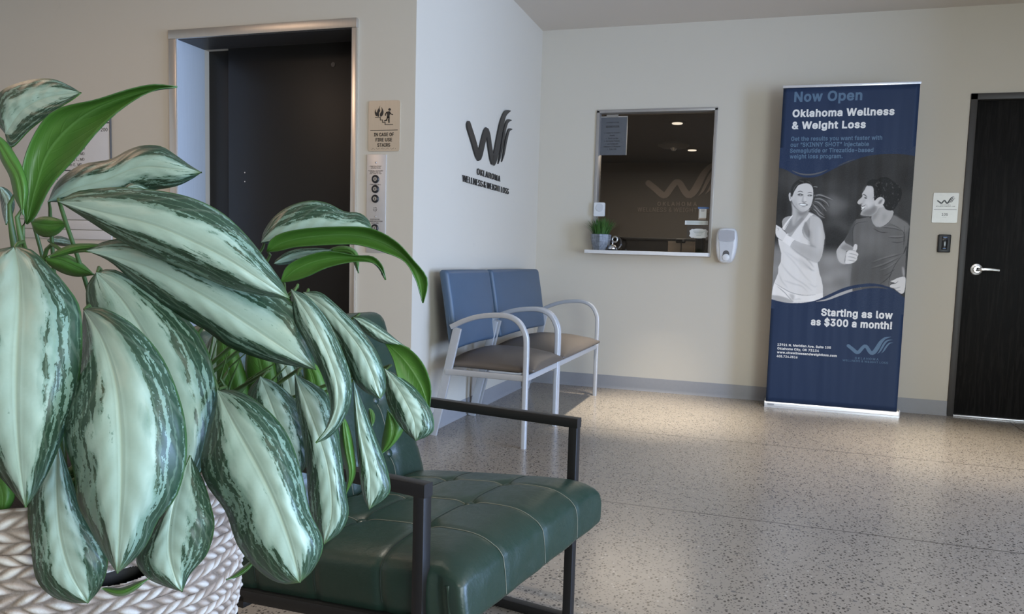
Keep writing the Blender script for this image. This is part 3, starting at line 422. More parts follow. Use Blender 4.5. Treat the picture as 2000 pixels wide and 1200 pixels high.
def cove(p0, p1, out, h=0.102):
    p0, p1, out = Vector(p0), Vector(p1), Vector(out)
    prof = [(0, 0), (0.014, 0), (0.012, 0.004), (0.007, 0.012), (0.0045, 0.024), (0.004, h - 0.004), (0.002, h), (0, h)]
    b = MB(); A = [b.bm.verts.new(p0 + out * q[0] + Vector((0, 0, q[1]))) for q in prof]
    B = [b.bm.verts.new(p1 + out * q[0] + Vector((0, 0, q[1]))) for q in prof]
    for i in range(len(prof)): b.bm.faces.new((A[i], A[(i + 1) % len(prof)], B[(i + 1) % len(prof)], B[i]))
    b.bm.faces.new(A[::-1]); b.bm.faces.new(B); return b
b = cove((XL, D, 0), (DX0, D, 0), (0, -1, 0)); struct(b, 'baseboard_back', M_BASE, 40)
b = cove((XL, E, 0), (XL, D - 0.014, 0), (1, 0, 0)); struct(b, 'baseboard_left', M_BASE, 40)
b = cove((-2.03, E, 0), (XL, E, 0), (0, -1, 0)); struct(b, 'baseboard_elevator', M_BASE, 40)

# suite door
d1 = thing('door_1', (1.74, D, 0), 'black wooden suite door with silver lever handle, right of the banner', 'door'); d1['kind'] = 'structure'
fw_ = 0.041
b = MB()
b.box((DX0, D - 0.012, 0), (DX0 + fw_, D + 0.10, DZ), 0.002); b.box((DX1 - fw_, D - 0.012, 0), (DX1, D + 0.10, DZ), 0.002)
b.box((DX0, D - 0.012, DZ - fw_), (DX1, D + 0.10, DZ), 0.002); b.box((DX0 + fw_, D + 0.078, 0), (DX0 + fw_ + 0.012, D + 0.10, DZ - fw_)); 
b.build('door_frame', M_DARKFRAME, d1)
leaf_ = MB().box((DX0 + fw_ + 0.003, D + 0.022, 0.012), (DX1 - fw_ - 0.003, D + 0.068, DZ - fw_ - 0.004), 0.002).build('door_leaf', M_WOOD, d1)
MB().box((DX0 + fw_, D + 0.0, 0), (DX1 - fw_, D + 0.09, 0.010), 0.002).build('threshold', M_ALU, d1)
hx, hz, hy = 1.362, 1.012, D + 0.022
hd = MB().lathe([(0.0, 0), (0.040, 0), (0.041, 0.004), (0.036, 0.010), (0.024, 0.013), (0.022, 0.030), (0.0, 0.030)], (hx, hy, hz), '-y', 36).build('lever_handle', M_SATIN, d1)
P = curve_pts([(hx, hy - 0.030, hz), (hx + 0.012, hy - 0.046, hz), (hx + 0.05, hy - 0.05, hz + 0.002), (hx + 0.10, hy - 0.048, hz), (hx + 0.128, hy - 0.046, hz - 0.003)], 18)
MB().sweep(P, rrect(0.016, 0.022, 0.006), (0, -1, 0.05), scale=np.interp(np.linspace(0, 1, 18), [0, .2, 1], [1.1, 1, .8])).build('lever', M_SATIN, hd)
MB().lathe([(0, 0), (0.011, 0), (0.010, 0.004), (0, 0.004)], (hx, hy - 0.030, hz), '-y', 20).build('lock_cylinder', M_CHROME, hd)

# elevator
d2 = thing('door_2', (-2.68, E, 0), 'dark elevator door set back in a brushed steel frame', 'elevator door'); d2['kind'] = 'structure'
TX0, TX1, TZ = -3.284, -2.0906, 2.192
tf = MB()
tf.box((TX0, E - 0.016, 0), (EX0, E + 0.01, EZT), 0.002); tf.box((EX1, E - 0.016, 0), (TX1, E + 0.01, EZT), 0.002)
tf.build('jamb_trim', M_STEEL, d2)
MB().box((TX0, E - 0.019, EZT), (TX1, E + 0.01, TZ), 0.002).build('header_trim', M_STEEL_H, d2)
for xa_, xb_ in ((EX0 + 0.0005, EX0 + 0.004), (EX1 - 0.004, EX1 - 0.0005)): MB().box((xa_, E - 0.010, 0), (xb_, E + 0.20, EZT)).build('jamb_lining', M_LINING, d2)
MB().box((EX0, E + 0.0, EZT - 0.002), (EX1, E + 0.20, EZT)).build('header_lining', M_DARKFRAME, d2)  # steel coloured dark: the black door's reflection is put into the colour
dl = MB().box((-3.07, E + 0.205, 0.006), (EX1 + 0.02, E + 0.235, EZT + 0.02), 0.001).build('door_panel', M_ELEVDOOR, d2)
MB().box((EX0 - 0.02, E + 0.240, 0.006), (-3.05, E + 0.27, EZT + 0.02), 0.001).build('door_panel', M_ELEVDOOR, d2)
MB().lathe([(0.006, 0), (0.013, 0), (0.013, 0.003), (0.006, 0.003)], (-2.372, E + 0.205, 2.024), '-y', 20).build('key_hole', M_DARKFRAME, dl)
for z in (1.432, 1.380): MB().lathe([(0, 0), (0.005, 0), (0.004, 0.003), (0, 0.003)], (-2.955, E + 0.205, z), '-y', 12).build('screw', M_CHROME, dl)
MB().box((EX0, E + 0.0, 0), (EX1, E + 0.28, 0.006)).build('sill_plate', M_STEEL_H, d2)

# reception window: frame, glass; the dim office behind it
w1 = thing('window_1', (-0.85, D, WZ0), 'reception window with dark glass in a thin metal frame', 'window'); w1['kind'] = 'structure'
b = MB(); t_ = 0.017
b.box((WX0 - 0.006, D - 0.012, WZ0), (WX0 + t_, D + 0.10, WZ1), 0.002); b.box((WX1 - t_, D - 0.012, WZ0), (WX1 + 0.006, D + 0.10, WZ1), 0.002)
b.box((WX0 - 0.006, D - 0.012, WZ1 - t_), (WX1 + 0.006, D + 0.10, WZ1 + 0.006), 0.002)
b.build('window_frame', M_WINFRAME, w1)
def mat_glass():
    t = NT('tinted_glass'); t.t.nodes.remove(t.b)
    tr = t.n('ShaderNodeBsdfTransparent'); tr.inputs[0].default_value = (0.62, 0.60, 0.57, 1)
    gl = t.n('ShaderNodeBsdfGlossy'); gl.inputs['Roughness'].default_value = 0.02
    fr = t.n('ShaderNodeFresnel'); fr.inputs[0].default_value = 1.45
    mx = t.n('ShaderNodeMixShader'); t.l(t.math('MULTIPLY', fr.outputs[0], 0.8), mx.inputs[0]); t.l(tr.outputs[0], mx.inputs[1]); t.l(gl.outputs[0], mx.inputs[2])
    t.l(mx.outputs[0], t.t.nodes['Material Output'].inputs[0]); return t.m
GY = D + 0.055
MB().box((WX0 + t_, GY, WZ0 + 0.03), (WX1 - t_, GY + 0.006, WZ1 - t_)).build('glass_pane', mat_glass(), w1)
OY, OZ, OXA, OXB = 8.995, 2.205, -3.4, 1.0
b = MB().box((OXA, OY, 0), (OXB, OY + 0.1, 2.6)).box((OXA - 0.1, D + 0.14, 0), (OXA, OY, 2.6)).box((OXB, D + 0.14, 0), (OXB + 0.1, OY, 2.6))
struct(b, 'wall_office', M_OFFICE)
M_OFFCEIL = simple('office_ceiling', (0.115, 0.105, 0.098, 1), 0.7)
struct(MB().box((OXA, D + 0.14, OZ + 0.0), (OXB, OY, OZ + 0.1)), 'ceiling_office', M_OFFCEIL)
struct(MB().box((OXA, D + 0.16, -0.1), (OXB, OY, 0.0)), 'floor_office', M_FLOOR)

# ------------------------------------------------------------------ inside the office
M_LAMP = bpy.data.materials.new('downlight_lens'); M_LAMP.use_nodes = True
_b = M_LAMP.node_tree.nodes['Principled BSDF']; _b.inputs['Emission Color'].default_value = (1, 0.93, 0.82, 1); _b.inputs['Emission Strength'].default_value = 3.0
for (px, py, lab) in ((1323, 239, 'round recessed ceiling light seen through the reception window, nearer one'),
                      (1352, 292, 'round recessed ceiling light seen through the reception window, farther one')):
    p = on_z(px, py, OZ)
    t = thing('recessed_light', p, lab, 'ceiling light', 'office ceiling lights')
    MB().lathe([(0.050, 0), (0.075, 0), (0.072, -0.006), (0.052, -0.008)], p, 'z', 32).build('trim_ring', M_OFFCEIL, t)
    MB().lathe([(0, -0.001), (0.050, -0.001), (0.044, -0.014), (0, -0.016)], p, 'z', 28).build('lens', M_LAMP, t)
p = on_z(1316, 281, OZ)
t = thing('smoke_detector', p, 'grey smoke detector disc on the dark office ceiling', 'smoke detector')
MB().lathe([(0, 0), (0.16, 0), (0.16, -0.02), (0.12, -0.04), (0, -0.042)], p, 'z', 32).build('housing', simple('detector_grey', (0.2, 0.19, 0.18, 1), 0.5), t)
MB().lathe([(0, -0.04), (0.035, -0.04), (0.02, -0.07), (0, -0.07)], p, 'z', 20).build('sensor', M_SATIN, t)
l = bpy.data.lights.new('office_light', 'AREA'); l.energy = 80; l.size = 1.6; l.color = (1, 0.93, 0.84)
o = bpy.data.objects.new('office_light', l); COL.objects.link(o); o.location = (-1.1, 7.0, OZ - 0.05)
# wall sign inside the office
c0 = on_y(1260, 358, OY - 0.004)
sg = thing('wall_sign', (c0.x + 0.45, OY, 1.8), 'pale wave shaped clinic logo and lettering on the dark office wall behind the glass', 'sign')
MO = simple('sign_taupe', (0.42, 0.36, 0.33, 1), 0.5)
b = MB(); draw_logo(b, (c0.x + 0.005, OY - 0.004, c0.z), EX, EZ, TOCAM, 0.96, 1.15, 0.006); b.build('emblem', MO, sg, 0)
a1, a2 = on_y(1284, 402, OY), on_y(1361, 402, OY)
b = MB(); write(b, 'OKLAHOMA', (a1.x, OY - 0.004, a1.z), EX, EZ, TOCAM, a2.x - a1.x, 0.047, 0.015, 'L', 0.006, 1.35)
a1, a2 = on_y(1245, 413.5, OY), on_y(1358, 413.5, OY)
write(b, 'WELLNESS & WEIGHT LOSS', (a1.x, OY - 0.004, a1.z), EX, EZ, TOCAM, (a2.x - a1.x) * 1.30, 0.052, 0.0, 'L', 0.006, 1.1)
b.build('lettering', MO, sg, 0)
# low dark counter at the back of the office
p = on_y(1300, 465, 8.3)
t = thing('back_counter', (-1.2, 8.6, 0), 'black counter running along the back of the dim office', 'counter')
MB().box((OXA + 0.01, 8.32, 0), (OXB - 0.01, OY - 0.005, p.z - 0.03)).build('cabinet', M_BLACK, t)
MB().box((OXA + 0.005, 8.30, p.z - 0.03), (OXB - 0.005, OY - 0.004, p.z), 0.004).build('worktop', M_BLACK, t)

# ------------------------------------------------------------------ counter shelf and what stands on it
SY = 5.33; SZ0, SZ1 = 1.0415, 1.068; SX0, SX1 = -1.3195, -0.4075
t = thing('counter_shelf', (-0.86, D, SZ0), 'white counter shelf below the reception window', 'shelf')
MB().box((SX0, SY, SZ0), (SX1, D - 0.012, SZ1), 0.003).box((WX0 + 0.001, D - 0.02, SZ0 + 0.0005), (WX1 - 0.001, D + 0.36, SZ1), 0.001).build('shelf_board', M_SHELF, t)

# grass in a faceted bowl
gx, gy = -1.218, 5.42
t = thing('potted_grass', (gx, gy, SZ1), 'potted green grass in a faceted grey bowl on the white counter shelf', 'potted plant')
t.rotation_euler = (0, 0, 0)
def mat_bowl():
    q = NT('brushed_grey_ceramic'); o = q.obj()
    def st(sc):
        mp = q.n('ShaderNodeMapping'); mp.inputs['Scale'].default_value = sc; q.l(o, mp.inputs[0]); return q.noise(mp.outputs[0], 40, 3)
    f = q.math('MULTIPLY', q.math('ADD', st((0.3, 0.3, 4)), st((4, 4, 0.3))), 0.5)
    q.base(q.ramp(f, [(0.35, (0.07, 0.08, 0.095)), (0.65, (0.26, 0.28, 0.31))])); q.rough(0.38); q.bump(f, 0.3, 0.003); return q.m
b = MB(); k = 7; prof = [(0.055, 0.0), (0.071, 0.045), (0.079, 0.085), (0.081, 0.118), (0.074, 0.118), (0.070, 0.085)]
rings = []
for r, z in prof: rings.append([b.bm.verts.new((gx + r * math.cos(2 * math.pi * i / k + 0.35), gy + r * math.sin(2 * math.pi * i / k + 0.35), SZ1 + z)) for i in range(k)])
for i in range(len(rings) - 1):
    for j in range(k): b.bm.faces.new((rings[i][j], rings[i][(j + 1) % k], rings[i + 1][(j + 1) % k], rings[i + 1][j]))
b.bm.faces.new(rings[0][::-1]); b.build('bowl', mat_bowl(), t, 20)
MB().lathe([(0, 0.098), (0.068, 0.098), (0.066, 0.104), (0, 0.106)], (gx, gy, SZ1), 'z', 14).build('soil', simple('dark_soil', (0.02, 0.015, 0.01, 1), 0.95), t)
MG = NT('grass_green'); _o = MG.obj(); MG.base(MG.mix(MG.noise(_o, 60, 2), (0.018, 0.075, 0.012, 1), (0.075, 0.20, 0.035, 1))); MG.rough(0.45)
b = MB()
for i in range(330):
    a = random.uniform(0, 2 * math.pi); r = 0.062 * math.sqrt(random.random()); x0, y0 = gx + r * math.cos(a), gy + r * math.sin(a)
    ln = random.uniform(0.12, 0.185); lean = 0.15 + 0.85 * r / 0.062 * random.uniform(0.5, 1.1); a2 = a + random.uniform(-0.5, 0.5)
    dx, dy = math.cos(a2), math.sin(a2); pts = []
    for s in np.linspace(0, 1, 6):
        h_ = lean * 0.085 * (s ** 1.7); pts.append((x0 + dx * h_, min(y0 + dy * h_, D - 0.02), SZ1 + 0.10 + ln * (s - 0.30 * lean * s * s) * (1 - 0.12 * lean)))
    b.sweep(pts, [(0.0022, 0), (0, 0.0006), (-0.0022, 0), (0, -0.0006)], (-dy, dx, 0), scale=[1, 1, 0.95, 0.8, 0.5, 0.08])
g = b.build('grass', MG.m, t, 60); g['kind'] = 'stuff'

bx, by = -1.120, 5.40
t = thing('service_bell', (bx, by, SZ1), 'small chrome call bell beside the potted grass on the shelf', 'bell')
MB().lathe([(0, 0), (0.040, 0), (0.041, 0.006), (0.036, 0.010), (0, 0.010)], (bx, by, SZ1), 'z', 32).build('base', M_BLACK, t)
MB().lathe([(0.036, 0.010), (0.036, 0.016), (0.032, 0.028), (0.022, 0.038), (0.010, 0.043), (0, 0.044)], (bx, by, SZ1), 'z', 32).build('dome', M_CHROME, t)
MB().lathe([(0, 0.044), (0.004, 0.044), (0.004, 0.056), (0.008, 0.058), (0.009, 0.063), (0.006, 0.068), (0, 0.069)], (bx, by, SZ1), 'z', 16).build('button', M_CHROME, t)
# chrome round ornament behind the bell
ox, oy = -1.112, 5.475
t = thing('decorative_knot', (ox, oy, SZ1), 'dark metal ring ornament standing behind the call bell', 'ornament')
b = MB()
b.tube([(ox - 0.005 + 0.047 * math.cos(a), oy + 0.012 * math.sin(a), SZ1 + 0.056 + 0.047 * math.sin(a)) for a in np.linspace(0, 2 * math.pi, 41)], 0.008, 10)
b.build('outer_ring', simple('aged_metal', (0.10, 0.09, 0.085, 1), 0.3, 0.8), t)
b = MB(); b.tube([(ox - 0.005 + 0.020 * math.cos(a), oy - 0.012, SZ1 + 0.085 + 0.020 * math.sin(a)) for a in np.linspace(0, 2 * math.pi, 31)], 0.007, 10)
b.build('inner_ring', M_SATIN, t)

# doorbell on the left of the window frame
p0, p1 = on_y(1161, 396, D - 0.02), on_y(1181, 423, D - 0.02)
t = thing('wireless_doorbell', ((p0.x + p1.x) / 2, D, p1.z), 'small white doorbell with a round button on the left window edge', 'doorbell')
b = MB(); cx_, cz_ = (p0.x + p1.x) / 2, (p0.z + p1.z) / 2
b.prism([(cx_ + q[0], D - 0.012, cz_ + q[1]) for q in rrect(p1.x - p0.x, p0.z - p1.z, 0.008)], TOCAM, 0.022).build('housing', M_WHITE, t, 40)
MB().lathe([(0.0, 0), (0.030, 0), (0.031, 0.002), (0.029, 0.004), (0, 0.0035)], (cx_ + 0.003, D - 0.034, cz_ + 0.014), '-y', 32).build('button', simple('white_button', (0.60, 0.60, 0.61, 1), 0.4), t)

# notice taped in the corner of the glass
GF = GY - 0.0005
q0, q1 = on_y(1170, 229, GF), on_y(1222, 303, GF)
t = thing('paper_notice', ((q0.x + q1.x) / 2, GF, q1.z), 'grey notice sheet taped in the upper left corner of the reception window', 'notice')
MB().box((q0.x, GF - 0.0012, q1.z), (q1.x, GF, q0.z)).build('sheet', M_GREYPAPER, t)
MB().box((q0.x, GF - 0.0018, q0.z - 0.004), (q1.x + 0.006, GF - 0.0002, q0.z + 0.004)).box((q1.x, GF - 0.0018, q1.z), (q1.x + 0.006, GF - 0.0002, q0.z)).build('sleeve_edge', M_SATIN, t)
MB().box((q0.x + 0.060, GF - 0.0025, q0.z - 0.004), (q0.x + 0.152, GF - 0.0012, q0.z + 0.016)).build('tape', simple('masking_tape', (0.30, 0.27, 0.23, 1), 0.7), t)
cxn = (q0.x + q1.x) / 2; w_ = q1.x - q0.x; hh = q0.z - q1.z; b = MB()
for k_, (tx, fz, wf, ch, bo) in enumerate((('Located on the', 0.145, 0.44, 0.0105, 0.012), ('SECOND FLOOR:', 0.255, 0.48, 0.014, 0.02), ("•   Center For Women's", 0.415, 0.56, 0.0105, 0.01), ('Health', 0.485, 0.17, 0.0105, 0.01),
                     ('•   Good Lux Spa', 0.56, 0.42, 0.0105, 0.01), ('•   Northwest Podiatry', 0.63, 0.56, 0.0105, 0.01), ('•   DLO Diagnostic', 0.705, 0.46, 0.0105, 0.01), ('Laboratory of Oklahoma', 0.775, 0.60, 0.0105, 0.01), ('•   Suite 200', 0.845, 0.32, 0.0105, 0.01))):
    if k_ == 2: b.build('heading', M_INK, t, 0); b = MB()
    write(b, tx, (cxn, GF - 0.0012, q0.z - fz * hh - ch / 2), EX, EZ, TOCAM, wf * w_, ch, bo, 'C', 0.0004)
b.build('lettering', M_INK, t, 0)

# small notices on the right of the glass
r0, r1 = on_y(1365, 406, GF), on_y(1382, 426, GF)
t = thing('sign_card', ((r0.x + r1.x) / 2, GF, r1.z), 'tiny white card with blue tape on the right of the reception glass', 'card')
MB().box((r0.x, GF - 0.0015, r1.z - 0.012), (r1.x - 0.012, GF - 0.0005, r0.z)).build('backing', simple('kraft_card', (0.40, 0.33, 0.26, 1), 0.7), t)
MB().box((r0.x + 0.006, GF - 0.0025, r1.z), (r1.x - 0.010, GF - 0.0015, r0.z - 0.004)).build('card', M_PAPER, t)
MB().box((r0.x - 0.006, GF - 0.0035, r0.z - 0.008), (r1.x + 0.008, GF - 0.0025, r0.z + 0.006)).build('tape', simple('blue_tape', (0.09, 0.17, 0.36, 1), 0.6), t)
b = MB()
for i, wf in enumerate((0.030, 0.024)): b.box((r0.x + 0.030 - wf / 2, GF - 0.0028, r0.z - 0.018 - 0.008 * i), (r0.x + 0.030 + wf / 2, GF - 0.0025, r0.z - 0.015 - 0.008 * i))
b.build('print', M_INK, t, 0)
s0, s1 = on_y(1338, 431, GF), on_y(1384, 440, GF)
t = thing('label_strip', ((s0.x + s1.x) / 2, GF, s1.z), 'long narrow white label strip stuck low on the reception glass', 'label')
MB().box((s0.x, GF - 0.0014, s1.z), (s1.x - 0.005, GF - 0.0004, s0.z)).build('strip', M_PAPER, t)
b = MB()
for i in range(3):
    b.box((s0.x + 0.012, GF - 0.0018, s0.z - 0.010 - 0.008 * i), (s1.x - 0.015 - 0.03 * (i % 2), GF - 0.0014, s0.z - 0.0075 - 0.008 * i))
b.build('print', simple('green_grey_ink', (0.25, 0.33, 0.27, 1), 0.7), t, 0)
u0, u1 = on_y(1347, 447, GF), on_y(1382, 466, GF); v0, v1 = on_y(1342, 441, GF), on_y(1384, 467, GF)
t = thing('cloud_card', ((u0.x + u1.x) / 2, GF, u1.z), 'white scalloped card in a clear holder above the pen cup', 'card')
def mat_clear():
    q = NT('clear_acrylic'); q.t.nodes.remove(q.b)
    tr = q.n('ShaderNodeBsdfTransparent'); tr.inputs[0].default_value = (0.72, 0.72, 0.74, 1)
    gl = q.n('ShaderNodeBsdfGlossy'); gl.inputs['Roughness'].default_value = 0.05
    mx = q.n('ShaderNodeMixShader'); mx.inputs[0].default_value = 0.08; q.l(tr.outputs[0], mx.inputs[1]); q.l(gl.outputs[0], mx.inputs[2])
    q.l(mx.outputs[0], q.t.nodes['Material Output'].inputs[0]); return q.m
M_CLEAR = mat_clear()
MB().box((v0.x, GF - 0.0022, v1.z), (v1.x - 0.006, GF - 0.0006, v0.z)).build('holder', M_CLEAR, t)
b = MB(); cxu, czu = (u0.x + u1.x) / 2, (u0.z + u1.z) / 2; A_, B_ = (u1.x - u0.x) / 2, (u0.z - u1.z) / 2; pts = []
for i in range(80):
    a = 2 * math.pi * i / 80; k_ = 0.93 + 0.09 * abs(math.sin(a * 5)); c_, s_ = math.cos(a), math.sin(a)
    pts.append((cxu + A_ * k_ * math.copysign(abs(c_) ** 0.5, c_), GF - 0.0024, czu + B_ * k_ * math.copysign(abs(s_) ** 0.5, s_)))
b.prism(pts, TOCAM, 0.001).build('card', M_PAPER, t, 0)
b = MB()
for i in range(4): b.box((cxu - A_ * (0.6 - 0.12 * i), GF - 0.0038, czu + B_ * (0.45 - 0.28 * i)), (cxu + A_ * (0.66 - 0.12 * i), GF - 0.0034, czu + B_ * (0.45 - 0.28 * i) + 0.003))
b.build('print', simple('faded_ink', (0.3, 0.32, 0.3, 1), 0.7), t, 0)
# inside the glass on the counter: cardboard coloured monitor backs with a webcam, pen cup
YI = D + 0.20
z0, z1 = SZ1, on_y(1330, 472, YI).z
xa, xb = on_y(1305, 475, YI).x, on_y(1331, 475, YI).x; xc = on_y(1357, 475, YI).x
M_BEIGE = simple('beige_plastic', (0.60, 0.51, 0.43, 1), 0.6)
for nm, x0_, x1_, lab in (('card_box', xa, xb - 0.004, 'beige box on the counter behind the glass, left of the webcam cable'), ('card_box', xb + 0.004, xc, 'beige box on the counter behind the glass, right of the webcam cable')):
    t = thing(nm, ((x0_ + x1_) / 2, YI, z0), lab, 'box', 'beige boxes behind the reception glass')
    MB().box((x0_, YI, z0), (x1_, YI + 0.10, z1), 0.003).build('body', M_BEIGE, t)
    MB().box((x0_ - 0.001, YI - 0.001, z1 - 0.012), (x1_ + 0.001, YI + 0.101, z1 + 0.001), 0.002).build('lid', M_BEIGE, t)
t = thing('webcam', (xb, YI - 0.02, z1), 'small black webcam clipped on top of the beige boxes', 'webcam')
MB().box((xb - 0.045, YI - 0.018, z1 - 0.012), (xb + 0.032, YI + 0.012, z1 + 0.020), 0.010, 3).build('body', M_BLACK, t)
MB().lathe([(0, 0), (0.009, 0), (0.008, 0.004), (0, 0.003)], (xb + 0.015, YI - 0.018, z1 + 0.006), '-y', 16).build('lens', simple('lens_glass', (0.35, 0.35, 0.36, 1), 0.1), t)
MB().tube(curve_pts([(xb, YI - 0.012, z1 - 0.010), (xb + 0.003, YI - 0.016, z1 - 0.05), (xb, YI - 0.014, z0 + 0.003)], 10), 0.003, 6).build('cable', M_BLACK, t)
pc = on_y(1367.5, 480, D + 0.125); pz1 = on_y(1367, 465, D + 0.125).z
t = thing('pen_cup', (pc.x, pc.y, SZ1), 'dark mesh cup of pens at the right end of the reception counter', 'pen holder')
MB().lathe([(0.030, 0), (0.036, 0), (0.040, pz1 - SZ1), (0.037, pz1 - SZ1), (0.033, 0.005)], (pc.x, pc.y, SZ1), 'z', 24).build('cup', simple('smoked_cup', (0.05, 0.048, 0.047, 1), 0.4), t)
for i, (dx, dy, ln) in enumerate(((0.020, 0.0, 0.175), (0.028, 0.01, 0.165), (0.012, -0.01, 0.150), (0.036, 0.0, 0.185), (0.0, 0.008, 0.15))):
    MB().tube([(pc.x - 0.016 + 0.005 * i, pc.y, SZ1 + 0.008), (pc.x - 0.012 + dx, pc.y + dy, SZ1 + ln)], 0.0042, 8, ).build('pen', M_BLACK if i % 3 != 2 else simple('blue_pen', (0.08, 0.15, 0.28, 1), 0.4), t)

# ------------------------------------------------------------------ hand sanitiser dispenser
c0_, c1_ = -0.368, -0.212; zt, zb = 1.256, 1.000
t = thing('soap_dispenser', ((c0_ + c1_) / 2, D, zb), 'white wall mounted hand sanitizer dispenser beside the reception window', 'dispenser')
dcx = (c0_ + c1_) / 2
def disp_outline(k, n=64):
    pts = []
    for i in range(n):
        a = 2 * math.pi * i / n; c_, s_ = math.cos(a), math.sin(a); e = 0.45
        x = math.copysign(abs(c_) ** e, c_); z = math.copysign(abs(s_) ** e, s_)
        wd = 0.078 * (1.0 if z > 0 else 1.0 - 0.30 * (-z) ** 1.3); wd *= 1 - 0.06 * max(z, 0) ** 2
        pts.append((dcx + wd * x * k, 0, (zt + zb) / 2 + (zt - zb) / 2 * z * (k * 0.5 + 0.5)))
    return pts
b = MB(); rings = []
for y, k_ in ((D, 0.96), (D - 0.02, 0.99), (D - 0.055, 1.0), (D - 0.085, 0.95), (D - 0.098, 0.84), (D - 0.100, 0.70)):
    rings.append([b.bm.verts.new((q[0], y, q[2])) for q in disp_outline(k_)])
for i in range(len(rings) - 1):
    n_ = len(rings[i])
    for j in range(n_): b.bm.faces.new((rings[i][j], rings[i][(j + 1) % n_], rings[i + 1][(j + 1) % n_], rings[i + 1][j]))
b.bm.faces.new(rings[-1]); b.bm.faces.new(rings[0][::-1]); body_ = b.build('housing', M_WHITE, t, 50)
MP = simple('translucent_grey_cover', (0.42, 0.42, 0.44, 1), 0.15)
b = MB(); pts = [(dcx - 0.052, zt - 0.022), (dcx - 0.055, zt - 0.030), (dcx - 0.058, zt - 0.080), (dcx - 0.050, zt - 0.095), (dcx, zt - 0.102), (dcx + 0.050, zt - 0.095), (dcx + 0.058, zt - 0.080), (dcx + 0.055, zt - 0.030), (dcx + 0.052, zt - 0.022), (dcx, zt - 0.017)]
b.prism([(q[0], D - 0.1000, q[1]) for q in pts], TOCAM, 0.006).build('reservoir_window', MP, t, 30)
b = MB(); pts = [(dcx - 0.050, zt - 0.100), (dcx, zt - 0.107), (dcx + 0.050, zt - 0.100), (dcx + 0.040, zb + 0.012), (dcx - 0.034, zb + 0.012)]
b.prism([(q[0], D - 0.0995, q[1]) for q in pts], TOCAM, 0.008).build('push_bar', simple('pale_grey_cover', (0.58, 0.585, 0.60, 1), 0.22), t, 30)
b = MB(); pts = [(dcx + 0.002 + 0.023 * math.cos(a), zb + 0.068 + 0.024 * math.sin(a)) for a in np.linspace(0, math.pi, 14)] + [(dcx - 0.021, zb + 0.040), (dcx + 0.025, zb + 0.040)]
b.prism([(q[0], D - 0.1075, q[1]) for q in pts], TOCAM, 0.001).build('nozzle_recess', simple('recess_grey', (0.10, 0.095, 0.095, 1), 0.5), t, 30)
MB().lathe([(0, 0), (0.026, 0), (0.024, 0.008), (0.012, 0.012), (0, 0.012)], (dcx + 0.003, D - 0.1075, zb + 0.042), '-y', 28).build('spout', M_WHITE, t)

# ------------------------------------------------------------------ suite sign and card reader
x0, x1, z0, z1 = 1.0615, 1.2175, 1.3205, 1.5215
M_PLAQUE = simple('silver_plaque', (0.56, 0.54, 0.51, 1), 0.35, 0.25)
t = thing('room_sign', ((x0 + x1) / 2, D, z0), 'silver suite 105 plaque with black logo beside the black door', 'sign')
b = MB(); b.prism([((x0 + x1) / 2 + q[0], D, (z0 + z1) / 2 + q[1]) for q in rrect(x1 - x0, z1 - z0, 0.009)], TOCAM, 0.006).build('plaque', M_PLAQUE, t, 40)
yf = D - 0.006
b = MB(); draw_logo(b, (x0 + 0.024, yf, 1.468), EX, EZ, TOCAM, 0.112, 1.1, 0.0008)
b.build('emblem', M_INK, t, 0)
b = MB(); write(b, 'OKLAHOMA', ((x0 + x1) / 2, yf, 1.438), EX, EZ, TOCAM, 0.062, 0.0055, 0.01, 'C', 0.0005, 1.3)
write(b, 'WELLNESS & WEIGHT LOSS', ((x0 + x1) / 2, yf, 1.4285), EX, EZ, TOCAM, 0.118, 0.0052, 0.01, 'C', 0.0005)
b.build('clinic_name', M_INK, t, 0); MB().box((x0 + 0.008, yf - 0.0006, 1.4085), (x1 - 0.008, yf, 1.4110)).build('divider', M_INK, t, 0); b = MB(); write(b, '105', ((x0 + x1) / 2, yf, 1.368), EX, EZ, TOCAM, 0.037, 0.0165, 0.01, 'C', 0.0008)
for i in range(6): b.box((x0 + 0.066 + 0.004 * i, yf - 0.0006, 1.3555 + 0.003 * (i % 2)), (x0 + 0.068 + 0.004 * i, yf, 1.3575 + 0.003 * (i % 2)))
b.build('lettering', M_INK, t, 0)
x0, x1, z0, z1 = 1.1085, 1.187, 1.120, 1.241
t = thing('card_reader', ((x0 + x1) / 2, D, z0), 'small black card reader on the wall below the suite sign', 'card reader')
MB().box((x0, D - 0.022, z0), (x1, D, z1), 0.006, 3).build('housing', M_BLACK, t, 40)
MB().box((x0 + 0.022, D - 0.026, z0 + 0.018), (x1 - 0.020, D - 0.020, z1 - 0.014), 0.003, 2).build('face', simple('gloss_black', (0.006, 0.006, 0.008, 1), 0.15), t, 40)
e_ = bpy.data.materials.new('blue_led'); e_.use_nodes = True; q = e_.node_tree.nodes['Principled BSDF']; q.inputs['Emission Color'].default_value = (0.25, 0.5, 1, 1); q.inputs['Emission Strength'].default_value = 0.35; q.inputs['Base Color'].default_value = (0.02, 0.03, 0.06, 1)
MB().box((x0 + 0.028, D - 0.0268, z1 - 0.021), (x1 - 0.026, D - 0.0258, z1 - 0.016)).build('status_light', e_, t, 0)
MB().box((x0 + 0.030, D - 0.0268, z0 + 0.024), (x1 - 0.030, D - 0.0258, z0 + 0.028)).build('status_light', e_, t, 0)

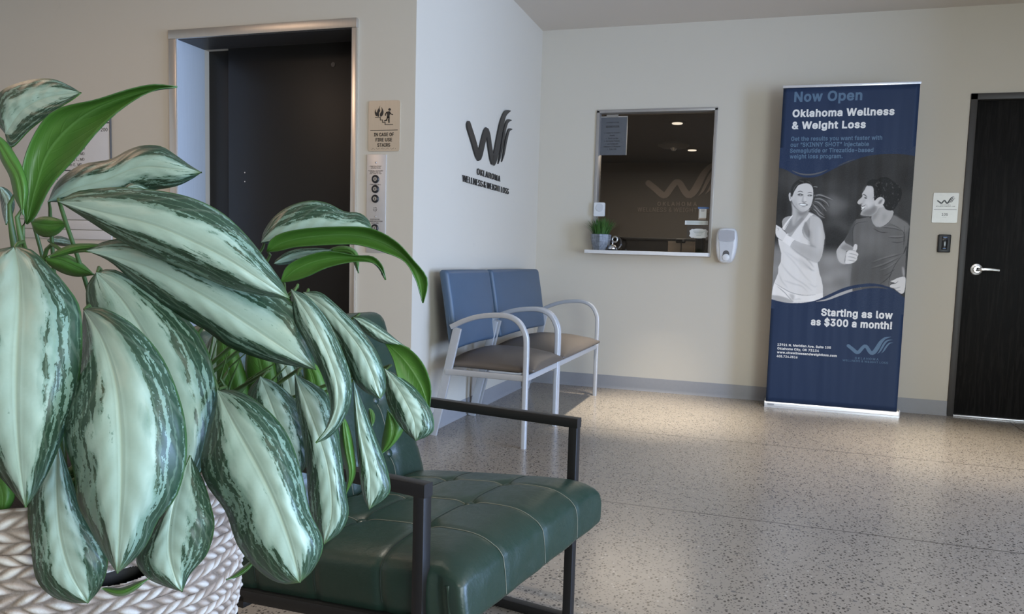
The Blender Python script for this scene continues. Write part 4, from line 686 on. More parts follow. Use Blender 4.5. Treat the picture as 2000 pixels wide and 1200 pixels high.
# ------------------------------------------------------------------ logo on the left wall
t = thing('wall_logo', (XL, 4.46, 1.44), 'large black clinic logo and lettering mounted on the left wall above the bench', 'sign')
RIGHT = (0, 1, 0); OUT = (1, 0, 0)
b = MB(); draw_logo(b, (XL + 0.004, 4.075, 1.764), RIGHT, EZ, OUT, 0.795, 1.46, 0.008, 1.10); b.build('emblem', M_INK, t, 0)
b = MB(); write(b, 'OKLAHOMA', (XL + 0.004, 4.460, 1.495), RIGHT, EZ, OUT, 0.405, 0.039, -0.008, 'C', 0.006, 1.25)
write(b, 'WELLNESS & WEIGHT LOSS', (XL + 0.004, 4.436, 1.427), RIGHT, EZ, OUT, 0.80, 0.040, -0.012, 'C', 0.006, 1.02); b.build('lettering', M_INK, t, 0)

# ------------------------------------------------------------------ elevator wall: fire sign, key switch panel, directory
x0, x1, z0, z1 = -2.024, -1.8425, 1.514, 1.771
M_BRASS = mat_steel('champagne_metal', (0.64, 0.54, 0.41, 1), 0.36, (40, 40, 2))
M_BRASS.node_tree.nodes['Principled BSDF'].inputs['Metallic'].default_value = 0.45
t = thing('fire_sign', ((x0 + x1) / 2, E, z0), 'champagne metal in case of fire use stairs sign beside the elevator', 'sign')
cx_, cz_ = (x0 + x1) / 2, (z0 + z1) / 2
MB().prism([(cx_ + q[0], E, cz_ + q[1]) for q in rrect(x1 - x0, z1 - z0, 0.012)], TOCAM, 0.005).build('plate', M_BRASS, t, 40)
yf = E - 0.005
b = MB()
for i, tx in enumerate(('IN CASE OF', 'FIRE USE', 'STAIRS')): write(b, tx, (cx_, yf, 1.591 - 0.0265 * i), EX, EZ, TOCAM, (0.114, 0.094, 0.074)[i], 0.0165, 0.022, 'C', 0.001)
b.build('lettering', M_INK, t, 0); MB().box((x0 + 0.012, yf - 0.001, 1.6195), (x1 - 0.012, yf, 1.6225)).build('divider', M_INK, t, 0); b = MB()
for i in range(26):
    if i % 5 != 4: b.box((x0 + 0.02 + 0.0055 * i, yf - 0.0008, 1.524 + 0.002 * (i % 3)), (x0 + 0.0222 + 0.0055 * i, yf, 1.526 + 0.002 * (i % 3)))
b.build('braille', M_INK, t, 0)
# pictogram: flames, stairs, walking figure   (coordinates from the sign, 525 px wide view)
def sx(x): return x0 + (x - 155) / (385 - 155) * (x1 - x0)
def sz(y): return z1 - (y - 62) / (436 - 62) * (z1 - z0)
b = MB()
def shape(pts, sp=True):
    P = curve_pts(pts + [pts[0]], 40) if sp else np.array(pts)
    P = P[:-1] if sp else P
    b.prism([(sx(q[0]), yf, sz(q[1])) for q in P], TOCAM, 0.001)
shape([(212, 176), (203, 158), (202, 140), (209, 124), (208, 140), (216, 150), (220, 170)])
shape([(222, 178), (217, 155), (222, 132), (234, 112), (240, 97), (236, 118), (240, 138), (232, 152), (232, 178)])
shape([(240, 178), (240, 158), (250, 140), (252, 122), (248, 108), (258, 124), (265, 145), (261, 166), (250, 179)])
def stroke(pts, wd):
    for (a, c) in zip(pts[:-1], pts[1:]):
        a = np.array(a, float); c = np.array(c, float); d_ = (c - a) / np.linalg.norm(c - a); n_ = np.array([-d_[1], d_[0]]) * wd / 2; a = a - d_ * wd / 2; c = c + d_ * wd / 2
        b.prism([(sx(q[0]), yf, sz(q[1])) for q in (a + n_, a - n_, c - n_, c + n_)], TOCAM, 0.001)
stroke([(206, 185), (243, 185), (243, 205), (259, 205), (259, 222), (278, 222), (278, 239), (333, 239)], 4.5)
b.prism([(sx(309 + 9.5 * math.cos(a)), yf, sz(129 + 9.5 * math.sin(a))) for a in np.linspace(0, 2 * math.pi, 20, endpoint=False)], TOCAM, 0.001)
shape([(286, 148), (300, 142), (312, 144), (313, 160), (309, 176), (306, 190), (291, 188), (292, 168)])
stroke([(288, 148), (281, 160), (280, 172)], 6); stroke([(310, 146), (318, 161), (331, 166)], 6)
stroke([(306, 184), (305, 205), (306, 222)], 9); stroke([(295, 186), (288, 206), (275, 211)], 8)
b.build('pictogram', M_INK, t, 0)

x0, x1, z0, z1 = -2.030, -1.918, 0.990, 1.498
t = thing('switch_panel', ((x0 + x1) / 2, E, z0), 'tall narrow steel key switch panel on the wall below the fire sign', 'control panel')
M_PANEL = mat_steel('panel_steel', (0.70, 0.68, 0.66, 1), 0.34, (60, 60, 2)); M_PANEL.node_tree.nodes['Principled BSDF'].inputs['Metallic'].default_value = 0.6
MB().box((x0, E - 0.006, z0), (x1, E, z1), 0.0015).build('plate', M_PANEL, t)
yf = E - 0.006
def pz(y): return z1 - (y - 458) / (1178 - 458) * (z1 - z0)
kx = x0 + 0.052
for y in (637, 710, 781, 997):
    sw = MB().lathe([(0.013, 0), (0.021, 0), (0.021, 0.004), (0.017, 0.008), (0.013, 0.008), (0.012, 0.003)], (kx, yf, pz(y)), '-y', 28).build('key_switch', M_BLACK, t)
    MB().lathe([(0, 0), (0.012, 0), (0.011, 0.006), (0, 0.006)], (kx, yf, pz(y)), '-y', 20).build('lock_barrel', M_SATIN, sw)
    MB().box((kx - 0.0015, yf - 0.0068, pz(y) - 0.006), (kx + 0.0015, yf - 0.005, pz(y) + 0.006)).build('key_slot', M_INK, sw, 0)
b = MB()
for i in range(8):
    a = 2 * math.pi * i / 8
    b.lathe([(0, 0), (0.0022, 0), (0.0022, 0.0006), (0, 0.0006)], (kx + 0.0095 * math.cos(a), yf, pz(858) + 0.0095 * math.sin(a)), '-y', 8)
b.lathe([(0, 0), (0.0022, 0), (0.0022, 0.0006), (0, 0.0006)], (kx, yf, pz(858)), '-y', 8)
b.build('speaker_holes', M_INK, t, 0)
for y in (516, 912): MB().lathe([(0, 0), (0.005, 0), (0.004, 0.002), (0, 0.002)], (kx, yf, pz(y)), '-y', 14).build('indicator', M_SATIN, t)
for nm_, blk in (('instructions', (("FIREFIGHTERS'", 544, 0.068, 0.0058), ('OPERATION', 557, 0.056, 0.0058), ('TO RECALL ELEVATORS', 577, 0.086, 0.0050), ('INSERT FIRE KEY', 587, 0.066, 0.0050), ('AND TURN TO "ON"', 598, 0.070, 0.0050))),
                 ('recall_caption', (('FIRE RECALL', 677, 0.064, 0.0058),)), ('failure_caption', (('ELEVATOR', 932, 0.054, 0.0058), ('COMMUNICATION', 946, 0.086, 0.0058), ('FAILURE', 960, 0.042, 0.0058)))):
    b = MB()
    for tx, y, wd, ch in blk: write(b, tx, (kx, yf, pz(y) - ch / 2), EX, EZ, TOCAM, wd, ch, 0.008, 'C', 0.0005)
    b.build(nm_, M_INK, t, 0)

# directory board, mostly behind the plant
dx0, dx1, dz0, dz1 = -4.46, -3.716, 0.95, 2.00
t = thing('directory_board', ((dx0 + dx1) / 2, E, dz0), 'pale building directory board on the wall behind the plant', 'directory')
M_DIR = simple('directory_panel', (0.63, 0.60, 0.565, 1), 0.5, var=0.02)
MB().box((dx0, E - 0.010, 1.13), (dx1, E - 0.002, 1.775), 0.001).build('panel', M_DIR, t)
dzl = [1.02, 1.075]
MB().box((dx0, E - 0.010, 1.072), (dx1, E - 0.002, 1.125), 0.001).build('panel', M_DIR, t)
MB().box((dx0, E - 0.010, 1.015), (dx1, E - 0.002, 1.067), 0.001).build('panel', M_DIR, t)
b = MB(); b.box((dx1 - 0.001, E - 0.012, 1.13), (dx1 + 0.004, E - 0.002, 1.78))
b.build('edge_strip', simple('dark_edge', (0.11, 0.105, 0.10, 1), 0.5), t)
yf = E - 0.010; b = MB()
def dpt(px, py): return on_y(px, py, yf)
for (xa, ya, xb, yb) in ((150, 240, 213, 240), (60, 333, 200, 333)):
    p_, q_ = dpt(xa, ya), dpt(xb, yb); b.box((p_.x, yf - 0.0008, q_.z - 0.003), (q_.x, yf, q_.z + 0.003))
b.build('rule', M_INK, t, 0)
for tx, px, py, ch, al in (('200', 210, 256.5, 0.020, 'R'), ('lth', 183, 257.5, 0.020, 'R'), ('MD', 169, 270, 0.016, 'R'), (', MD', 162, 281.5, 0.016, 'R'),
                           ('ad K., MD', 166, 292.5, 0.016, 'R'), ('Beverly, MD', 165, 303, 0.016, 'R'), ('an, Misty L., MD', 165, 314, 0.016, 'R'), ('oks, Karen E., MD', 160, 324.5, 0.016, 'R'), ('On', 104, 352, 0.020, 'L')):
    b = MB(); p_ = dpt(px, py); write(b, tx, (p_.x, yf, p_.z), EX, EZ, TOCAM, None, ch, 0.004, al, 0.0006, 0.98); b.build('text_line', M_INK, t, 0)

# ------------------------------------------------------------------ soft shapes: rounded box with a fine grid
def cushion(size, r, n, deform=None, xf=None):
    """closed rounded block, n = cells along (x, y, z); deform(p, normal) moves points; returns MB"""
    hx, hy, hz = size[0] / 2, size[1] / 2, size[2] / 2
    def samp(h, k):
        rr = min(r, h * 0.98); a = list(np.linspace(-h, -h + rr, 5))[:-1]; return np.array(a + list(np.linspace(-h + rr, h - rr, k)) + [-q for q in a[::-1]])
    S = [samp(hx, n[0]), samp(hy, n[1]), samp(hz, n[2])]; mb = MB(); cache = {}
    def vert(p):
        key = tuple(round(q, 6) for q in p)
        if key in cache: return cache[key]
        inner = [max(-h + min(r, h * 0.98), min(h - min(r, h * 0.98), q)) for q, h in zip(p, (hx, hy, hz))]
        d = Vector([a - b for a, b in zip(p, inner)])
        nn = d.normalized() if d.length > 1e-9 else Vector((0, 0, 1)); rr = min(r, hx * .98, hy * .98, hz * .98)
        # soft corner: map the cube corner to a sphere
        q = Vector(inner) + nn * rr
        if deform: q = Vector(deform(q, nn))
        if xf is not None: q = xf @ q
        cache[key] = mb.bm.verts.new(q); return cache[key]
    for ax in range(3):
        u, v = [(1, 2), (2, 0), (0, 1)][ax]
        for sgn in (-1, 1):
            h = (hx, hy, hz)[ax] * sgn
            for i in range(len(S[u]) - 1):
                for j in range(len(S[v]) - 1):
                    q = []
                    for a, b_ in ((i, j), (i + 1, j), (i + 1, j + 1), (i, j + 1)):
                        p = [0, 0, 0]; p[ax] = h; p[u] = S[u][a]; p[v] = S[v][b_]; q.append(vert(p))
                    if len(set(q)) == 4: mb.bm.faces.new(q if sgn > 0 else q[::-1])
    return mb

# ------------------------------------------------------------------ two-seat bench along the left wall
bench = thing('waiting_bench', (-1.42, 4.36, 0), 'two-seat waiting bench with blue backs, brown seats and silver arms along the left wall', 'bench')
XF = -1.162
def sh(x, y): return y + (XF - x) * 0.13          # the bench stands a touch askew
TUBE = rrect(0.034, 0.024, 0.006, 3)
def arm_frame(yf):
    pts = [(XF, 0), (XF, 0.30), (XF, 0.545), (XF - 0.012, 0.605), (XF - 0.045, 0.655), (XF - 0.10, 0.682), (XF - 0.17, 0.686), (XF - 0.28, 0.672), (XF - 0.37, 0.643), (XF - 0.445, 0.607)]
    C_ = np.vstack([np.array([[XF, 0, 0.0]]), curve_pts([(q[0], 0, q[1]) for q in pts[1:]], 44)])
    return MB().sweep([(q[0], sh(q[0], yf), q[2]) for q in C_], rrect(0.030, 0.027, 0.006, 3), (0, 1, 0)).build('arm_leg', M_SILVER, bench, 50)
for y in (3.535, 4.107, 4.137, 5.168): arm_frame(y)
def rear_leg(y):
    b = MB(); P = [(-1.715, 0.0), (-1.645, 0.29), (-1.572, 0.603)]
    C_ = curve_pts([(q[0], 0, q[1]) for q in P], 30)
    b.sweep([(q[0], sh(q[0], y), q[2]) for q in C_], rrect(0.016, 0.048, 0.004, 3), (0, 1, 0)); return b.build('rear_leg', M_SILVER, bench, 50)
for y in (3.540, 4.095, 4.150, 5.160): rear_leg(y)
for y, dy in ((3.540, 0.10), (4.095, -0.02), (4.150, 0.16), (5.160, -0.02)):
    MB().sweep([(-1.60, sh(-1.60, y), 0.545), (-1.640, sh(-1.62, y) + dy * 0.6, 0.56), (-1.668, sh(-1.66, y) + dy, 0.68)], rrect(0.014, 0.030, 0.003, 2), (0, 1, 0)).build('back_bracket', M_SILVER, bench, 50)
def rail(p, q, h=0.032, d=0.022):
    return MB().sweep([p, q], rrect(d, h, 0.004, 2), (p[1] - q[1], q[0] - p[0], 0) if abs(p[0] - q[0]) < 0.3 else (0, 1, 0)).build('seat_rail', M_SILVER, bench, 50)
ZR = 0.368
for ya, yb in ((3.535, 4.107), (4.137, 5.168)):
    rail((XF, sh(XF, ya), ZR), (XF, sh(XF, yb), ZR))
    rail((-1.63, sh(-1.63, ya), ZR - 0.005), (-1.63, sh(-1.63, yb), ZR - 0.005))
for ya, xo in ((3.535, 0), (4.107, 0), (4.137, 0), (5.168, 0)):
    rail((XF - 0.01, sh(XF, ya), ZR), (-1.635, sh(-1.635, ya), ZR - 0.006))
def seat(ya, yb):
    L, W_, T = 0.535, yb - ya, 0.078
    def df(p, n):
        u, v = p.x / (L / 2), p.y / (W_ / 2)
        e = max(0, 1 - abs(u) ** 3.2) ** 0.75 * max(0, 1 - abs(v) ** 3.2) ** 0.75
        lo = -T / 2 + 0.006; z = p.z
        if z > lo: z = lo + (z - lo) * (0.22 + 0.78 * e) + 0.014 * e * (z - lo) / (T / 2 - lo)
        return (p.x, p.y, z)
    b = cushion((L, W_, T), 0.020, (14, 14, 3), df)
    for v in b.bm.verts:
        x = -1.385 + v.co.x; v.co = Vector((x, sh(x, (ya + yb) / 2 + v.co.y), 0.388 + T / 2 + v.co.z + 0.006 * (v.co.x > 0.2)))
    return b.build('seat', M_BROWNVINYL, bench, 50)
seat(3.545, 4.112); seat(4.132, 5.10)
def back(ya, yb):
    W_, T, Hh = yb - ya, 0.056, 0.425
    def df(p, n):
        v, w_ = p.y / (W_ / 2), p.z / (Hh / 2)
        x = p.x + (0.012 * (1 - v * v) * (1 - 0.5 * w_ * w_) if p.x > 0 else 0)
        return (x, p.y * (1 - 0.020 * (w_ < 0) * abs(w_)), p.z + 0.010 * (1 - v * v) * (1 if p.z < 0 else 0.2))
    b = cushion((T, W_, Hh), 0.022, (2, 16, 12), df)
    for v in b.bm.verts:
        z = 0.697 + v.co.z; x = -1.602 + v.co.x - (z - 0.49) * 0.150 - 0.03 * max(0, (z - 0.75)) 
        v.co = Vector((x, (ya + yb) / 2 + v.co.y, z))
    o = b.build('backrest', M_BLUEVINYL, bench, 50)
    for sg in (-1, 1):
        s = MB()
        y = (ya + yb) / 2 + sg * (W_ / 2 - 0.002)
        s.tube([(-1.600 - (z - 0.49) * 0.150 - 0.03 * max(0, z - 0.75), y, z) for z in np.linspace(0.51, 0.885, 12)], 0.0022, 6)
        s.build('piping', M_BLUEVINYL, o, 60)
back(3.598, 4.222); back(4.268, 5.235)

# ------------------------------------------------------------------ roll-up banner
BY = 5.30; BX0, BX1 = 0.044, 0.892; BZ0, BZ1 = 0.040, 2.200
ban = thing('banner_stand', ((BX0 + BX1) / 2, BY + 0.05, 0), 'tall blue roll-up banner of two runners standing before the back wall', 'banner')
def bpx(x, y): p = on_y(x, y, BY); return p.x, p.z
# base cassette
b = MB(); prof = [(-0.012, 0.0), (-0.012, 0.012), (-0.006, 0.016), (-0.004, 0.030), (0.004, 0.040), (0.03, 0.046), (0.10, 0.046), (0.125, 0.030), (0.125, 0.0)]
xa, xb = 0.036, 0.906
A = [b.bm.verts.new((xa, BY + q[0], q[1])) for q in prof]; B = [b.bm.verts.new((xb, BY + q[0], q[1])) for q in prof]
for i in range(len(prof)): b.bm.faces.new((A[i], A[(i + 1) % len(prof)], B[(i + 1) % len(prof)], B[i]))
b.bm.faces.new(A[::-1]); b.bm.faces.new(B); base = b.build('base', M_ALU, ban, 30)
for x in (xa - 0.004, xb): MB().box((x, BY - 0.013, 0), (x + 0.004, BY + 0.127, 0.050), 0.001).build('end_cap', M_BLACK if x < 0.5 else M_WHITE, base)
MB().box((xa + 0.02, BY - 0.0135, 0.020), (xa + 0.065, BY - 0.007, 0.025)).build('maker_plate', simple('grey_label', (0.25, 0.25, 0.26, 1), 0.5), base)
MB().tube([((xa + xb) / 2, BY + 0.06, 0.04), ((xa + xb) / 2, BY + 0.025, BZ1)], 0.008, 10).build('support_pole', M_SATIN, ban)
MB().box((BX0 - 0.004, BY - 0.008, BZ1 - 0.002), (BX1 + 0.006, BY + 0.012, BZ1 + 0.016), 0.003).build('top_rail', M_ALU, ban)
BLUE = (0.0240, 0.0405, 0.086, 1)
def mat_print(name, c, vcol=False):
    t = NT(name); o = t.obj(); mp = t.n('ShaderNodeMapping'); mp.inputs['Scale'].default_value = (7, 1, 0.5); t.l(o, mp.inputs[0])
    if vcol:
        a = t.n('ShaderNodeVertexColor', layer_name='print'); t.base(a.outputs[0])
    else: t.base(c)
    t.rough(0.46); t.b.inputs['Specular IOR Level'].default_value = 0.18
    t.bump(t.noise(mp.outputs[0], 1.6, 1), 0.18, 0.05); return t.m
b = MB(); nx, nz = 30, 60
g = [[b.bm.verts.new((BX0 + (BX1 - BX0) * i / nx, BY + 0.0, BZ0 + (BZ1 - BZ0) * j / nz)) for i in range(nx + 1)] for j in range(nz + 1)]
for j in range(nz):
    for i in range(nx): b.bm.faces.new((g[j][i], g[j][i + 1], g[j + 1][i + 1], g[j + 1][i]))
sheet = b.build('printed_sheet', mat_print('banner_blue_print', BLUE), ban, 80)
sm_ = sheet.modifiers.new('thickness', 'SOLIDIFY'); sm_.thickness = 0.0006; sm_.offset = -1
# --- the printed photograph, drawn as a grid of ink colours
PZ0, PZ1 = 0.695, 1.800; RES = 0.0027
gxs = np.arange(BX0, BX1 + 1e-6, (BX1 - BX0) / round((BX1 - BX0) / RES)); gzs = np.arange(PZ0, PZ1 + 1e-6, RES)
GX, GZ = np.meshgrid(gxs, gzs); IMG = np.zeros(GX.shape + (3,))
def frames():
    return dict(K=lambda x, y: (1480 + x / 4, 320 + y / 4), T=lambda x, y: (1480 + x / 5.714, 140 + y / 5.714), W=lambda x, y: (1500 + x / 8.571, 340 + y / 8.571),
                V=lambda x, y: (1500 + x / 8.571, 460 + y / 8.571), M=lambda x, y: (1620 + x / 8.571, 340 + y / 8.571), N=lambda x, y: (1620 + x / 7.5, 440 + y / 7.5))
FR = frames()
def loc(f, pts): return np.array([bpx(*FR[f](x, y)) for x, y in pts])
def blur(mk, k):
    if k <= 0: return mk
    for _ in range(2):
        for ax in (0, 1):
            c = np.cumsum(np.pad(mk, [(k + 1, k) if a == ax else (0, 0) for a in (0, 1)], mode='edge'), axis=ax)
            n = mk.shape[ax]; mk = (np.take(c, np.arange(2 * k + 1, n + 2 * k + 1), axis=ax) - np.take(c, np.arange(0, n), axis=ax)) / (2 * k + 1)
    return mk
def mask(P):
    mk = np.zeros(GX.shape); x0, z0 = P.min(0) - RES; x1, z1 = P.max(0) + RES
    i0, i1 = np.searchsorted(gxs, [x0, x1]); j0, j1 = np.searchsorted(gzs, [z0, z1])
    if i1 <= i0 or j1 <= j0: return mk
    acc = np.zeros((j1 - j0, i1 - i0)); 
    for ox, oz in ((-.25, -.25), (.25, -.25), (-.25, .25), (.25, .25)):
        x = GX[j0:j1, i0:i1] + ox * RES; z = GZ[j0:j1, i0:i1] + oz * RES; ins = np.zeros(x.shape, bool)
        for (ax, az), (bx_, bz_) in zip(P, np.roll(P, -1, 0)):
            if az == bz_: continue
            ins ^= ((az > z) != (bz_ > z)) & (x < (bx_ - ax) * (z - az) / (bz_ - az) + ax)
        acc += ins
    mk[j0:j1, i0:i1] = acc / 4; return mk
INK = 1.0
def tone(g): 
    v = lin(g) * INK if not isinstance(g, tuple) else None
    if v is not None: v *= float(np.interp(g, [40, 80, 130, 190, 240], [0.62, 0.74, 1.0, 1.22, 1.12]))
    return np.array([v * 1.06, v, v * 0.93]) if v is not None else np.array([lin(q) * INK for q in g])
def paint(f, pts, g, k=0, a=1.0, sp=True):
    P = loc(f, pts)
    if sp: P = curve_pts(np.vstack([P, P[:1]]), max(40, 6 * len(P)))[:-1]
    mk = blur(mask(P), k)[..., None] * a; global IMG
    IMG = IMG * (1 - mk) + tone(g) * mk
def line(f, pts, g, wd, k=0, a=1.0):        # brush stroke; wd in frame pixels
    P = curve_pts(np.array(pts, float), 26); n = len(P); L = []; R = []
    for i in range(n):
        t = P[min(i + 1, n - 1)] - P[max(i - 1, 0)]; t /= np.linalg.norm(t) + 1e-9
        q = np.array([-t[1], t[0]]) * wd / 2 * min(1, 0.25 + 3 * min(i, n - 1 - i) / n); L.append(P[i] + q); R.append(P[i] - q)
    paint(f, L + R[::-1], g, k, a, False)
# blurred woodland behind the runners
IMG[:] = tone(66)
for f, x, y, r, g, a in (('K', 250, 120, 90, 84, .8), ('K', 620, 330, 90, 112, .9), ('K', 590, 290, 60, 120, .6), ('K', 650, 490, 70, 104, .8), ('K', 560, 500, 60, 90, .7), ('K', 700, 180, 120, 74, .8), ('K', 560, 180, 60, 88, .6), ('K', 1150, 300, 120, 70, .8),
                         ('K', 600, 600, 120, 52, .9), ('K', 700, 420, 80, 58, .6), ('K', 900, 60, 120, 58, .8), ('K', 1180, 120, 100, 52, .8), ('K', 200, 340, 70, 56, .8), ('K', 720, 90, 80, 56, .7), ('K', 480, 60, 60, 60, .6)):
    paint(f, [(x + r * math.cos(t), y + r * math.sin(t)) for t in np.linspace(0, 2 * math.pi, 9)[:-1]], g, 9, a)
paint('K', [(100, 640), (520, 690), (760, 700), (760, 1080), (100, 1080)], 134, 10, 1.0, False)
for x, y, r, g in ((560, 760, 60, 150), (620, 860, 70, 146), (540, 900, 50, 156), (660, 930, 60, 120), (700, 780, 50, 118), (560, 1000, 60, 150), (150, 820, 40, 150)):
    paint('K', [(x + r * math.cos(t), y + 0.6 * r * math.sin(t)) for t in np.linspace(0, 2 * math.pi, 9)[:-1]], g, 7, .7)
# the woman, left
paint('W', [(740, 340), (800, 345), (890, 330), (960, 360), (1040, 400), (1115, 440), (1030, 432), (985, 445), (1030, 500), (1025, 575), (950, 520), (900, 480), (940, 560), (988, 632), (920, 600), (950, 702), (900, 660), (865, 600), (900, 700), (962, 735), (885, 745), (830, 690), (770, 640), (720, 600), (680, 610), (700, 540), (740, 480)], 92, 1)
for p in ([(760, 370), (860, 350), (960, 380), (1100, 440)], [(770, 420), (880, 420), (980, 480), (1020, 550)], [(760, 450), (850, 480), (930, 560), (980, 625)], [(740, 490), (800, 560), (870, 640), (940, 700)], [(720, 560), (800, 620), (860, 690), (950, 735)]): line('W', p, 158, 14, 0, .8)
for p in ([(770, 395), (880, 385), (1000, 420)], [(760, 440), (860, 450), (960, 520)], [(740, 500), (830, 530), (900, 620)], [(720, 540), (760, 600), (830, 660)], [(800, 350), (780, 400), (760, 470)]): line('W', p, 52, 16, 0, .8)
paint('W', [(235, 800), (262, 745), (330, 712), (400, 700), (560, 640), (700, 640), (840, 720), (900, 790), (925, 900), (940, 1110), (700, 1150), (400, 1060), (330, 1005), (250, 900)], 166)
paint('W', [(395, 480), (408, 600), (404, 720), (412, 862), (450, 850), (500, 780), (560, 705), (660, 640), (690, 590), (560, 620), (460, 570)], 176, 1)
paint('W', [(470, 575), (560, 632), (650, 605), (665, 645), (560, 705), (505, 690)], 128, 3, .9)
line('W', [(500, 660), (480, 760), (430, 860)], 136, 16, 2, .8)
paint('W', [(412, 868), (470, 850), (560, 740), (600, 760), (480, 905), (390, 985), (320, 1000), (270, 930), (300, 860), (380, 740)], 146, 2)
line('W', [(430, 862), (500, 800), (620, 690)], 120, 10, 1, .6)
paint('W', [(412, 360), (440, 290), (490, 205), (560, 170), (640, 158), (700, 172), (742, 220), (757, 300), (752, 400), (735, 480), (710, 550), (665, 600), (590, 632), (530, 612), (470, 560), (425, 500), (400, 430)], 196)
paint('W', [(400, 420), (440, 430), (490, 520), (560, 600), (640, 605), (590, 634), (520, 615), (460, 560), (410, 490)], 164, 3, .8)
paint('W', [(430, 300), (480, 290), (500, 400), (480, 480), (420, 440)], 178, 4, .7)
paint('W', [(345, 350), (362, 316), (388, 328), (402, 395), (388, 450), (360, 442)], 188); line('W', [(368, 340), (378, 380), (370, 425)], 128, 14, 0, .8)
paint('W', [(383, 385), (378, 300), (400, 210), (450, 140), (520, 95), (600, 78), (680, 98), (730, 150), (768, 212), (765, 262), (735, 195), (690, 168), (620, 152), (560, 165), (505, 195), (470, 245), (435, 305), (408, 372)], 58)
for p in ([(520, 110), (590, 130), (600, 150)], [(640, 110), (700, 140), (750, 215)], [(420, 300), (450, 220), (520, 150)]): line('W', p, 104, 12, 0, .7)
line('W', [(755, 218), (790, 214), (830, 222)], 150, 14, 0, .8)
line('W', [(492, 302), (540, 290), (592, 308)], 78, 13, 0, .9); line('W', [(660, 318), (705, 308), (742, 322)], 84, 12, 0, .9)
paint('W', [(490, 345), (530, 326), (580, 338), (592, 355), (550, 366), (505, 360)], 74, 0, .9); paint('W', [(530, 350), (545, 342), (556, 350), (545, 360)], 200, 0, .8); line('W', [(500, 368), (545, 376), (590, 364)], 150, 8, 1, .8)
paint('W', [(655, 358), (690, 345), (735, 350), (738, 368), (700, 376), (668, 370)], 84, 0, .85); paint('W', [(682, 360), (695, 354), (704, 362), (692, 369)], 190, 0, .7)
paint('W', [(588, 360), (602, 370), (590, 440), (610, 470), (575, 466), (565, 450)], 150, 1, .7); line('W', [(568, 462), (605, 474), (648, 460)], 112, 13, 0, .9)
paint('W', [(600, 380), (625, 390), (640, 440), (615, 450)], 212, 1, .7)
paint('W', [(505, 500), (560, 490), (612, 490), (668, 516), (642, 535), (590, 546), (545, 530)], 104, 0, .95); paint('W', [(522, 506), (575, 499), (640, 513), (632, 527), (585, 532), (545, 522)], 240)
line('W', [(540, 552), (590, 562), (636, 546)], 158, 10, 1, .8); line('W', [(490, 470), (478, 500), (500, 530)], 160, 9, 1, .8); line('W', [(690, 490), (688, 515), (670, 530)], 160, 9, 1, .8)
# vest
paint('W', [(236, 905), (300, 812), (398, 698), (408, 712), (340, 830), (285, 930), (262, 940)], 222); line('W', [(405, 715), (330, 830), (270, 930)], 96, 7, 0, .8)
paint('V', [(690, -378), (760, -350), (700, -305), (620, -205), (578, -120), (575, -45), (600, 25), (700, 105), (712, 165), (800, 210), (830, 470), (842, 530), (862, 640), (890, 720), (918, 850), (920, 1045), (740, 1112), (560, 1132), (400, 1132), (200, 1118), (60, 1064), (64, 990), (82, 880), (110, 780), (170, 630), (172, 530), (215, 440), (222, 300), (182, 150), (170, 60), (250, -20), (330, -30), (400, 0), (480, -118), (600, -260)], 212, 0, 1, False)
paint('V', [(330, -28), (395, 0), (380, 18), (350, 14)], 150, 1)
line('W', [(330, 1000), (400, 990), (470, 920), (600, 770), (690, 660)], 178, 9, 1, .8); line('W', [(585, 880), (580, 970), (640, 1075), (705, 1135)], 120, 8, 0, .8)
paint('V', [(600, -60), (640, 0), (700, 90), (720, 170), (640, 80), (590, 10)], 196, 2, .6)
for p, g, wd in (([(215, 460), (300, 580), (430, 710), (600, 815), (740, 930)], 176, 16), ([(250, 250), (330, 340), (460, 480), (620, 690), (740, 805)], 184, 14), ([(560, 430), (690, 540), (740, 600)], 160, 14), ([(600, 480), (720, 570), (785, 600)], 150, 12), ([(615, 375), (700, 450), (770, 540)], 156, 14),
                 ([(185, 640), (230, 760), (330, 880)], 178, 14), ([(290, 270), (420, 360), (520, 440)], 190, 16), ([(260, 750), (420, 810), (560, 850), (660, 940)], 180, 16), ([(680, 800), (780, 860), (830, 840)], 178, 12)): line('V', p, g, wd, 1, .85)
paint('V', [(440, 380), (600, 400), (700, 520), (640, 560), (500, 450)], 190, 3, .7)
paint('V', [(105, 790), (250, 890), (400, 965), (600, 1005), (760, 1000), (915, 960), (920, 1042), (740, 1112), (470, 1090), (440, 1100), (330, 1050), (180, 1010), (62, 995), (80, 880)], 224, 0, 1, False)
line('V', [(105, 795), (250, 885), (400, 962), (600, 1003), (800, 995)], 130, 9, 0, .9); line('V', [(150, 850), (280, 960), (350, 1040), (425, 1118)], 120, 10, 0, .9)
paint('V', [(350, 975), (440, 1000), (430, 1085), (390, 1075)], 170, 2, .8)
paint('V', [(62, 1000), (180, 1012), (320, 1052), (425, 1124), (200, 1118), (60, 1064)], 170, 1); line('V', [(430, 1080), (500, 1068), (560, 1070)], 150, 9, 1, .8)
